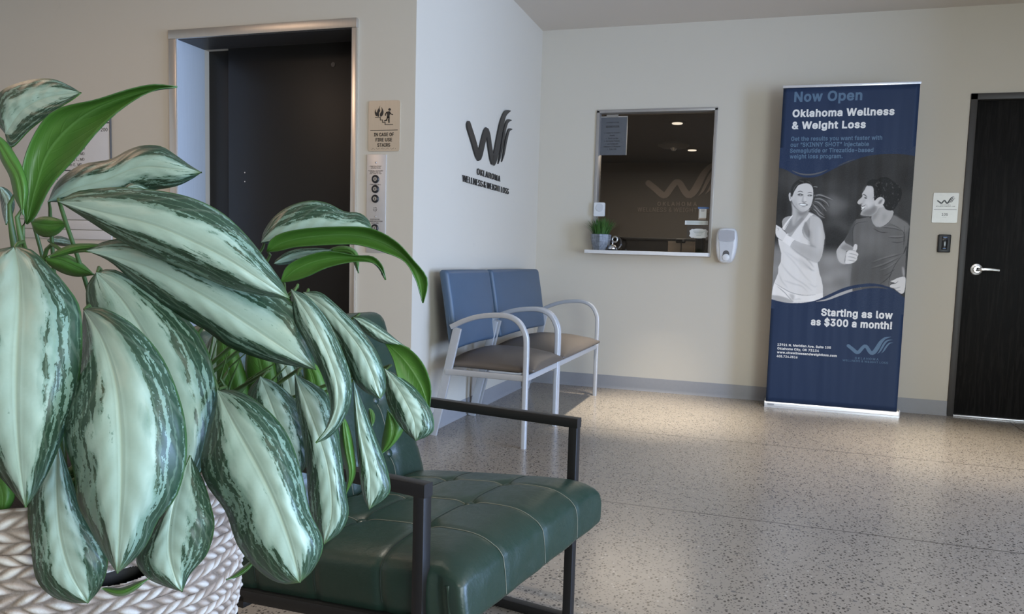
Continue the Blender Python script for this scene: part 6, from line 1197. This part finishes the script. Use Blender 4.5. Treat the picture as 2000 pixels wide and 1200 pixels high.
def mat_leaf(name, under=False):
    t = NT(name); uv = t.n('ShaderNodeUVMap', uv_map='UVMap'); sp = t.n('ShaderNodeSeparateXYZ'); t.l(uv.outputs[0], sp.inputs[0])
    oi = t.n('ShaderNodeObjectInfo').outputs['Random']
    u = sp.outputs[0]; v = t.math('MULTIPLY_ADD', sp.outputs[1], 2, -1); av = t.math('ABSOLUTE', v)
    side = t.math('SIGN', v)
    def vec(x, y, z):
        c = t.n('ShaderNodeCombineXYZ'); t.put(c.inputs[0], x); t.put(c.inputs[1], y); t.put(c.inputs[2], z); return c.outputs[0]
    seed = t.math('MULTIPLY_ADD', oi, 57.0, t.math('MULTIPLY', side, 9.0))
    # side veins sweep from the midrib toward the tip, then run along the margin
    sv = t.math('SUBTRACT', u, t.math('MULTIPLY', t.math('POWER', av, 1.5), 0.34))
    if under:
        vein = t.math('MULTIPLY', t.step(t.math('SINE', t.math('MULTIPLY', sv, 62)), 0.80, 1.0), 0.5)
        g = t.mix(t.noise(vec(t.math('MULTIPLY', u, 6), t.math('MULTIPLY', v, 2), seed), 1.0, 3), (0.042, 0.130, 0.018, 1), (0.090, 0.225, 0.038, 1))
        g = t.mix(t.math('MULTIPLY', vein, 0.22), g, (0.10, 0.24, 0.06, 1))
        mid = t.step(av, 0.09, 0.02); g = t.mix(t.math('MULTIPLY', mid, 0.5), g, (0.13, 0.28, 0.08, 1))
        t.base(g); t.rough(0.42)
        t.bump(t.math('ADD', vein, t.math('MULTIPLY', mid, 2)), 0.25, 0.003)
    else:
        w1 = t.noise(vec(t.math('MULTIPLY', u, 16), t.math('MULTIPLY', v, 6), seed), 1.0, 3, 0.7)
        jag = t.noise(vec(t.math('MULTIPLY', u, 34), t.math('MULTIPLY', v, 13), seed), 1.0, 3, 0.75)
        q = t.math('ADD', av, t.math('MULTIPLY', t.math('SUBTRACT', w1, 0.5), 0.16))
        # streaks: long along the leaf, narrow across it; solid near the margin, broken up inward
        st = t.noise(vec(t.math('MULTIPLY', u, 3.0), t.math('MULTIPLY', t.math('SUBTRACT', q, t.math('MULTIPLY', u, 0.10)), 8.5), seed), 1.0, 2, 0.5)
        st = t.math('ADD', st, t.math('MULTIPLY', t.math('SUBTRACT', jag, 0.5), 0.52))
        blot = t.noise(vec(t.math('MULTIPLY', u, 5.0), t.math('MULTIPLY', q, 3.2), seed), 1.0, 2, 0.6)
        edge = t.step(t.math('ADD', av, t.math('MULTIPLY', t.math('SUBTRACT', blot, 0.5), 0.9)), 0.26, 0.62)
        tip = t.step(u, 0.80, 0.99); base_ = t.step(u, 0.08, 0.0)
        thr = t.math('SUBTRACT', t.math('MULTIPLY_ADD', edge, -0.42, 0.845), t.math('MULTIPLY_ADD', tip, 0.16, t.math('MULTIPLY', base_, 0.06)))
        d = t.math('SUBTRACT', st, thr)
        dark = t.step(d, -0.012, 0.012); midt = t.step(d, -0.13, -0.05)
        fine = t.noise(vec(t.math('MULTIPLY', u, 60), t.math('MULTIPLY', v, 14), seed), 1.0, 2)
        pale = t.mix(fine, (0.405, 0.565, 0.495, 1), (0.485, 0.645, 0.57, 1))
        cloud = t.noise(vec(t.math('MULTIPLY', u, 4), t.math('MULTIPLY', v, 2), seed), 1.0, 2)
        pale = t.mix(t.math('MULTIPLY', cloud, 0.7), pale, (0.345, 0.475, 0.385, 1))
        greenm = t.mix(fine, (0.14, 0.245, 0.195, 1), (0.215, 0.34, 0.275, 1))
        drk = t.mix(fine, (0.018, 0.048, 0.030, 1), (0.042, 0.088, 0.056, 1))
        c = t.mix(t.math('MULTIPLY', t.math('MAXIMUM', midt, t.math('MULTIPLY', edge, 1.0)), 0.95), pale, greenm); c = t.mix(dark, c, drk)
        # thin lines between the streaks near the margin
        ln = t.step(t.math('SINE', t.math('MULTIPLY', t.math('SUBTRACT', q, t.math('MULTIPLY', u, 0.08)), 50)), 0.72, 0.95)
        c = t.mix(t.math('MULTIPLY', t.math('MULTIPLY', ln, edge), 0.30), c, (0.20, 0.32, 0.22, 1))
        c = t.mix(t.step(av, 0.955, 0.985), c, (0.055, 0.135, 0.045, 1))
        c = t.mix(t.math('MULTIPLY', t.step(u, 0.93, 1.0), 0.8), c, (0.085, 0.165, 0.05, 1))
        vein = t.step(t.math('SINE', t.math('MULTIPLY_ADD', sv, 44, t.math('MULTIPLY', side, 1.0))), 0.72, 1.0)
        mid = t.step(av, 0.035, 0.008)
        c = t.mix(t.math('MULTIPLY', vein, 0.10), c, (0.42, 0.52, 0.42, 1)); c = t.mix(t.math('MULTIPLY', mid, 0.45), c, (0.40, 0.50, 0.38, 1))
        t.base(c); t.rough(t.math('MULTIPLY_ADD', fine, 0.10, 0.30))
        hh = t.math('SUBTRACT', t.math('MULTIPLY', t.math('SINE', t.math('MULTIPLY', sv, 44)), 0.35), t.math('MULTIPLY', t.step(av, 0.07, 0.0), 1.2))
        t.bump(hh, 0.28, 0.003)
    t.b.inputs['Specular IOR Level'].default_value = 0.5
    # light comes through the thin blade
    tl = t.n('ShaderNodeBsdfTranslucent'); tl.inputs[0].default_value = (0.16, 0.34, 0.05, 1)
    mx = t.n('ShaderNodeMixShader'); mx.inputs[0].default_value = 0.16; t.l(t.b.outputs[0], mx.inputs[1]); t.l(tl.outputs[0], mx.inputs[2])
    t.l(mx.outputs[0], t.t.nodes['Material Output'].inputs[0]); return t.m
M_LEAF = mat_leaf('variegated_leaf'); M_UNDER = mat_leaf('leaf_underside', True)
def mat_stem():
    t = NT('leaf_stem'); n = t.noise(t.obj(), 30, 3); t.base(t.mix(n, (0.03, 0.075, 0.018, 1), (0.08, 0.14, 0.04, 1))); t.rough(0.45); return t.m
M_STEM = mat_stem(); M_TIP = simple('dry_leaf_tip', (0.42, 0.29, 0.20, 1), 0.8)
def soilpt(i):
    a = i * 2.4; r = 0.02 + 0.055 * ((i * 7) % 10) / 10
    return Vector((BC.x + r * math.cos(a), BC.y + r * math.sin(a), RIMZ - 0.045))
LEAF_I = [0]
def leaf(M, A=None, B=None, wA=None, wB=None, zA=0.02, zB=0.02, under=False, bulge=0.006, stem=True, a=0.8, dark=None, stem_via=None):
    """one blade: M midrib (px, px, distance), A / B the two margins seen in the photograph, zA / zB how far each margin falls back"""
    LEAF_I[0] += 1; nu, nv = 34, 8
    m = curve_pts(M, nu + 1); 
    if len(M[0]) < 3: raise ValueError
    def marg(P, wid, sg):
        if P is not None: return curve_pts(P, nu + 1)
        o = np.zeros((nu + 1, 2))
        for i in range(nu + 1):
            t = m[min(i + 1, nu), :2] - m[max(i - 1, 0), :2]; t /= np.linalg.norm(t) + 1e-9; q = i / nu
            pr = math.sin(math.pi * q ** a) ** 0.72 * (1 - 0.25 * max(0, q - 0.75) / 0.25)
            o[i] = m[i, :2] + sg * np.array([t[1], -t[0]]) * wid * pr
        return o
    mA, mB_ = marg(A, wA, 1), marg(B, wB, -1)
    vs2, uvs = [], []
    for i in range(nu + 1):
        q = i / nu; env = math.sin(math.pi * min(1, max(0, q * 0.98 + 0.01))) ** 0.5
        for j in range(-nv, nv + 1):
            v = j / nv; e = mA[i] if v > 0 else mB_[i]; k = abs(v)
            px = m[i, :2] + (e - m[i, :2]) * k
            dz = (zA if v > 0 else zB) * (k ** 2.0) * 0.8 * env - 0.5 * bulge * math.sin(math.pi * min(1, k * 1.05)) * env
            d = m[i, 2] + dz + 0.0012 * math.sin(9 * q + 3 * v + LEAF_I[0]) * k
            vs2.append(deep(px[0], px[1], d)); uvs.append((q, v * 0.5 + 0.5))
    W = 2 * nv + 1; fs2 = []
    for i in range(nu):
        for j in range(W - 1): fs2.append((i * W + j, i * W + j + 1, (i + 1) * W + j + 1, (i + 1) * W + j))
    me = bpy.data.meshes.new('leaf'); me.from_pydata([tuple(q) for q in vs2], [], fs2)
    ul = me.uv_layers.new(name='UVMap')
    for pl in me.polygons:
        pl.use_smooth = True
        for li in pl.loop_indices: ul.data[li].uv = uvs[me.loops[li].vertex_index]
    me.update(); s = sum((pl.normal.dot((CAM - pl.center).normalized()) * pl.area) for pl in me.polygons)
    if s < 0: me.flip_normals()
    o = link('leaf', me, plant, [M_UNDER, M_LEAF] if under else [M_LEAF, M_UNDER])
    md = o.modifiers.new('blade', 'SOLIDIFY'); md.thickness = 0.0011; md.offset = -1; md.material_offset = 1; md.material_offset_rim = 1; md.use_rim = True
    if stem:
        p0 = deep(m[0, 0], m[0, 1], m[0, 2] + 0.001); p1 = deep(m[2, 0], m[2, 1], m[2, 2]); d0 = (p0 - p1).normalized(); sp_ = soilpt(LEAF_I[0])
        mid_ = [deep(*q) for q in (stem_via or [])] or [p0 + d0 * 0.014 + CF * 0.020 - Vector((0, 0, 0.010)), p0.lerp(sp_, 0.45) + CF * 0.035]
        P = curve_pts([tuple(p0 + (p1 - p0) * 0.4 + CF * 0.002), tuple(p0 + CF * 0.002)] + [tuple(q) for q in mid_] + [tuple(sp_)], 30)
        MB().tube(P, 0.0026, 8, scale=np.interp(np.linspace(0, 1, 30), [0, .1, .5, 1], [0.45, 0.9, 1.05, 1.8])).build('stem', M_STEM, plant, 80)
    return o
# -- upper leaves against the wall
leaf([(10, 262, .97), (45, 215, .96), (95, 190, .95), (158, 181, .94)], A=[(10, 262), (-15, 225), (0, 180), (50, 158), (100, 154), (135, 167), (158, 181)], B=[(10, 262), (22, 288), (60, 252), (110, 214), (140, 195), (158, 181)], zA=.03, zB=-.005)
leaf([(52, 438, .92), (70, 365, .92), (98, 290, .92), (165, 225, .91), (250, 188, .90), (346, 170, .89)], A=[(52, 438), (42, 385), (47, 315), (75, 250), (112, 214), (190, 195), (250, 176), (300, 166), (346, 170)], B=[(52, 438), (70, 420), (100, 362), (150, 305), (185, 262), (225, 222), (270, 190), (310, 173), (346, 170)], under=True, zA=-.02, zB=-.025, bulge=-.004, stem_via=[(45, 480, .92)])
leaf([(-18, 255, .90), (15, 310, .89), (36, 350, .88), (45, 420, .88)], A=[(-18, 255), (15, 280), (45, 330), (56, 375), (45, 420)], B=[(-18, 255), (0, 310), (18, 345), (28, 385), (45, 420)], under=True, zA=.01, zB=.01, stem=False)
MB().tube(curve_pts([tuple(deep(46, 402, .884)), tuple(deep(42, 470, .89)), tuple(soilpt(3))], 20), 0.0048, 10, np.interp(np.linspace(0, 1, 20), [0, .2, 1], [.35, 1, 1.2])).build('stem', M_STEM, plant, 80)
MB().tube(curve_pts([tuple(deep(33, 372, .893)), tuple(deep(25, 460, .90)), tuple(soilpt(5))], 20), 0.0048, 10, np.interp(np.linspace(0, 1, 20), [0, .2, 1], [.3, 1, 1.2])).build('stem', M_STEM, plant, 80)
leaf([(93, 395, .93), (140, 370, .925), (200, 353, .92), (270, 327, .91), (340, 330, .90), (394, 337, .90)], A=[(93, 395), (108, 360), (135, 335), (165, 320), (215, 311), (250, 293), (280, 284), (315, 286), (345, 304), (370, 322), (394, 337)], B=[(93, 395), (140, 395), (200, 390), (260, 378), (300, 372), (345, 364), (375, 350), (394, 337)], zA=.035, zB=.02)
leaf([(235, 382, .885), (262, 366, .885), (300, 378, .885)], wA=9, wB=10, zA=.01, zB=.01, stem=False)
leaf([(0, 365, .96), (15, 395, .96), (12, 440, .96)], wA=14, wB=14, under=False, stem=False)
leaf([(62, 436, .93), (95, 440, .925), (132, 437, .92)], wA=17, wB=24, under=True, zA=.01, stem=False)
leaf([(88, 505, .92), (120, 510, .92), (155, 525, .92), (184, 537, .92)], wA=16, wB=22, under=True, stem=False)
leaf([(92, 470, .99), (115, 470, .99), (150, 478, .99)], wA=9, wB=10, stem=False)
leaf([(95, 503, .89), (140, 487, .885), (175, 482, .88), (205, 478, .875)], wA=9, wB=8, under=True, stem=False)
# -- the big leaves in the middle
leaf([(113, 394, .86), (200, 415, .83), (300, 440, .805), (383, 475, .795), (447, 508, .79), (513, 550, .79), (566, 584, .795)],
     A=[(113, 394), (140, 378), (165, 371), (230, 366), (300, 371), (370, 385), (430, 413), (480, 458), (520, 508), (550, 550), (566, 584)], B=[(113, 394), (170, 430), (230, 468), (290, 498), (370, 530), (440, 560), (510, 577), (566, 584)], zA=.035, zB=.03, bulge=.010)
leaf([(168, 490, .875), (235, 505, .86), (300, 527, .845), (400, 580, .83), (480, 632, .825), (560, 685, .825), (617, 723, .83)],
     A=[(168, 490), (200, 473), (255, 465), (330, 478), (420, 515), (500, 545), (565, 585), (592, 622), (607, 675), (617, 723)], B=[(168, 490), (215, 512), (270, 560), (330, 605), (400, 645), (450, 680), (520, 705), (575, 716), (617, 723)], zA=.03, zB=.03, bulge=.010, stem_via=[(130, 495, .90), (83, 520, .93)])
leaf([(188, 532, .885), (245, 595, .855), (300, 690, .83), (345, 800, .815), (355, 900, .81), (318, 1025, .815)],
     A=[(188, 532), (225, 527), (300, 568), (370, 628), (408, 690), (423, 765), (420, 840), (400, 905), (370, 960), (318, 1025)], B=[(188, 532), (168, 565), (175, 640), (200, 740), (220, 860), (250, 960), (318, 1025)], zA=.035, zB=.03, bulge=.010)
leaf([(163, 604, .80), (198, 660, .745), (224, 740, .705), (235, 830, .685), (237, 940, .68), (233, 1040, .69), (229, 1121, .705)],
     A=[(163, 604), (200, 601), (260, 634), (312, 690), (345, 760), (363, 830), (364, 900), (345, 970), (310, 1015), (288, 1062), (258, 1098), (229, 1121)], B=[(163, 604), (156, 680), (140, 760), (125, 850), (143, 920), (152, 985), (176, 1035), (203, 1082), (229, 1121)], zA=.04, zB=.035, bulge=.012)
leaf([(28, 481, .83), (37, 530, .78), (38, 600, .735), (33, 700, .705), (32, 800, .695), (38, 900, .70), (50, 992, .715)],
     A=[(28, 481), (62, 488), (92, 515), (130, 558), (156, 600), (161, 660), (158, 720), (148, 790), (125, 852), (95, 922), (66, 972), (50, 992)], B=[(28, 481), (-25, 500), (-75, 600), (-95, 700), (-80, 800), (-40, 890), (8, 942), (50, 992)], zA=.04, zB=.04, bulge=.012)
leaf([(113, 860, .775), (111, 960, .76), (118, 1050, .755), (138, 1120, .755), (172, 1179, .76)],
     A=[(113, 860), (135, 920), (165, 1005), (198, 1058), (211, 1100), (197, 1148), (172, 1179)], B=[(113, 860), (62, 940), (54, 1000), (60, 1062), (70, 1130), (100, 1165), (140, 1178), (172, 1179)], zA=.02, zB=.015, bulge=.008, stem=False)
leaf([(372, 890, .79), (338, 990, .765), (330, 1070, .76), (343, 1130, .76), (356, 1157, .76)],
     A=[(372, 890), (398, 940), (413, 990), (419, 1030), (405, 1082), (372, 1122), (356, 1157)], B=[(372, 890), (320, 990), (280, 1060), (266, 1098), (288, 1130), (322, 1146), (356, 1157)], zA=.02, zB=.015, bulge=.008, stem=False)
leaf([(198, 1150, .755), (240, 1157, .75), (292, 1130, .755)], wA=9, wB=8, under=True, stem=False)
leaf([(424, 762, .83), (455, 825, .79), (505, 915, .765), (545, 1000, .755), (572, 1080, .755), (586, 1139, .765)],
     A=[(424, 762), (470, 765), (522, 800), (562, 850), (588, 920), (606, 1000), (629, 1048), (629, 1080), (610, 1116), (586, 1139)], B=[(424, 762), (414, 800), (402, 850), (392, 908), (405, 950), (440, 1000), (466, 1070), (510, 1120), (550, 1141), (586, 1139)], zA=.035, zB=.03, bulge=.012)
leaf([(508, 735, .90), (530, 790, .885), (555, 860, .88), (580, 940, .88)], A=[(508, 735), (545, 752), (590, 800), (610, 880), (580, 940)], B=[(508, 735), (484, 768), (490, 830), (520, 900), (580, 940)], zA=.02, zB=.02)
# -- the hanging leaves on the right
leaf([(575, 730, .87), (610, 820, .85), (640, 910, .84), (648, 1000, .84), (633, 1064, .845)], A=[(575, 730), (640, 770), (660, 840), (668, 900), (676, 960), (681, 1005), (665, 1040), (633, 1064)], B=[(575, 730), (578, 790), (590, 850), (598, 910), (602, 970), (612, 1025), (633, 1064)], zA=.02, zB=.02)
leaf([(568, 565, .85), (612, 632, .815), (648, 712, .80), (661, 775, .80), (648, 825, .805), (617, 866, .81)], A=[(568, 565), (602, 580), (642, 628), (670, 688), (686, 740), (684, 790), (665, 832), (640, 857), (617, 866)], B=[(568, 565), (572, 620), (596, 668), (628, 732), (645, 790), (638, 832), (617, 866)], zA=.02, zB=.02)
leaf([(592, 571, .90), (645, 610, .87), (698, 672, .855), (724, 722, .855), (743, 780, .86)], A=[(592, 571), (625, 571), (662, 600), (702, 640), (732, 680), (750, 722), (754, 760), (743, 780)], B=[(592, 571), (612, 610), (645, 650), (672, 700), (692, 745), (716, 768), (743, 780)], zA=.02, zB=.02)
leaf([(668, 655, .89), (690, 700, .885), (715, 752, .885)], wA=13, wB=13, under=True, stem=False)
leaf([(690, 740, .90), (703, 840, .885), (722, 925, .88), (721, 996, .885)], A=[(690, 740), (712, 796), (732, 848), (752, 900), (763, 952), (752, 974), (721, 996)], B=[(690, 740), (692, 820), (700, 912), (708, 966), (721, 996)], zA=.015, zB=.015)
leaf([(751, 720, .95), (783, 768, .93), (808, 820, .92), (812, 862, .925)], A=[(751, 720), (780, 735), (813, 760), (841, 800), (848, 836), (836, 852), (812, 862)], B=[(751, 720), (751, 760), (761, 800), (785, 838), (812, 862)], zA=.015, zB=.02)
leaf([(690, 620, .97), (725, 640, .965), (765, 665, .96), (800, 682, .96)], A=[(690, 620), (710, 619), (745, 640), (780, 668), (800, 682)], B=[(690, 620), (712, 650), (740, 668), (770, 675), (800, 682)], zA=.01, zB=.01)
leaf([(752, 668, .97), (790, 705, .955), (820, 750, .95), (838, 800, .955)], A=[(752, 668), (795, 680), (826, 712), (841, 755), (838, 800)], B=[(752, 668), (768, 702), (780, 745), (805, 780), (838, 800)], under=True, zA=-.01, zB=-.01, bulge=-.003, stem=False)
leaf([(756, 800, .95), (768, 830, .945), (764, 862, .945), (744, 889, .95)], A=[(756, 800), (785, 828), (786, 845), (766, 872), (744, 889)], B=[(756, 800), (752, 830), (746, 860), (744, 889)], under=True, zA=.01, zB=.01, stem=False)
leaf([(670, 815, .88), (678, 880, .875), (685, 925, .875), (676, 965, .88)], wA=14, wB=12, under=True, stem=False)
leaf([(722, 798, .96), (726, 815, .96), (727, 834, .96)], wA=7, wB=6, under=True, stem=False)
leaf([(500, 1092, .80), (480, 1112, .80), (460, 1126, .80), (441, 1133, .80)], wA=5, wB=7, under=True, stem=False)
leaf([(-40, 870, .80), (-12, 925, .79), (4, 970, .785), (0, 1016, .785)], wA=34, wB=34, under=True, stem=False)
# -- the arching leaves over the elevator
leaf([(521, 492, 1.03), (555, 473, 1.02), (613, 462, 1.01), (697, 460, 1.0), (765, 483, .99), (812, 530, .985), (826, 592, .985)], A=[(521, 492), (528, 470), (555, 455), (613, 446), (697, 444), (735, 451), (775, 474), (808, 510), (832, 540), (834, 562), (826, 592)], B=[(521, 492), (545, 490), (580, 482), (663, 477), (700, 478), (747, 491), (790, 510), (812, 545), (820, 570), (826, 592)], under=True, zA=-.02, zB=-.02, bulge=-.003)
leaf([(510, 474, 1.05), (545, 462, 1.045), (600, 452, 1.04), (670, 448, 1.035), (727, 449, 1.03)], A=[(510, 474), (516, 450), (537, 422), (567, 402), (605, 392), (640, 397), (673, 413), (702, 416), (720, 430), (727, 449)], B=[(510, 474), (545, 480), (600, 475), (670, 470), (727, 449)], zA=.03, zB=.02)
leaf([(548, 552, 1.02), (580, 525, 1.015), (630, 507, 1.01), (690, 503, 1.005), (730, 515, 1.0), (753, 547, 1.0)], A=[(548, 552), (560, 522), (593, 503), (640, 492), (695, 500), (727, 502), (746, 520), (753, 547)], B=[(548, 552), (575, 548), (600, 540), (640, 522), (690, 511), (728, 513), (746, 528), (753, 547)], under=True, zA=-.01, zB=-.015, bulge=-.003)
leaf([(535, 515, 1.04), (570, 502, 1.04), (610, 495, 1.035), (650, 488, 1.03)], wA=13, wB=14, zA=.01, zB=.01, stem=False)
leaf([(628, 498, 1.045), (665, 488, 1.04), (692, 497, 1.035), (700, 534, 1.035)], wA=8, wB=12, under=True, stem=False)
# bare inner stems in the shade of the crown
for i, (x0, y0, x1, y1) in enumerate(((420, 640, 405, 790), (445, 690, 425, 800), (470, 700, 430, 830), (530, 720, 420, 800), (545, 705, 440, 780), (500, 730, 420, 850), (425, 660, 395, 830), (560, 715, 450, 840), (480, 690, 415, 760), (415, 700, 400, 860))):
    MB().tube(curve_pts([tuple(deep(x0, y0, .93 + .006 * i)), tuple(deep((x0 + x1) / 2 - 6, (y0 + y1) / 2, .94 + .006 * i)), tuple(deep(x1, y1, .94 + .004 * i)), tuple(soilpt(40 + i))], 22), 0.0034, 8, scale=np.interp(np.linspace(0, 1, 22), [0, .25, 1], [.15, 1, 1.4])).build('stem', M_STEM, plant, 80)
# inner leaves in the shade that close the crown behind the stems
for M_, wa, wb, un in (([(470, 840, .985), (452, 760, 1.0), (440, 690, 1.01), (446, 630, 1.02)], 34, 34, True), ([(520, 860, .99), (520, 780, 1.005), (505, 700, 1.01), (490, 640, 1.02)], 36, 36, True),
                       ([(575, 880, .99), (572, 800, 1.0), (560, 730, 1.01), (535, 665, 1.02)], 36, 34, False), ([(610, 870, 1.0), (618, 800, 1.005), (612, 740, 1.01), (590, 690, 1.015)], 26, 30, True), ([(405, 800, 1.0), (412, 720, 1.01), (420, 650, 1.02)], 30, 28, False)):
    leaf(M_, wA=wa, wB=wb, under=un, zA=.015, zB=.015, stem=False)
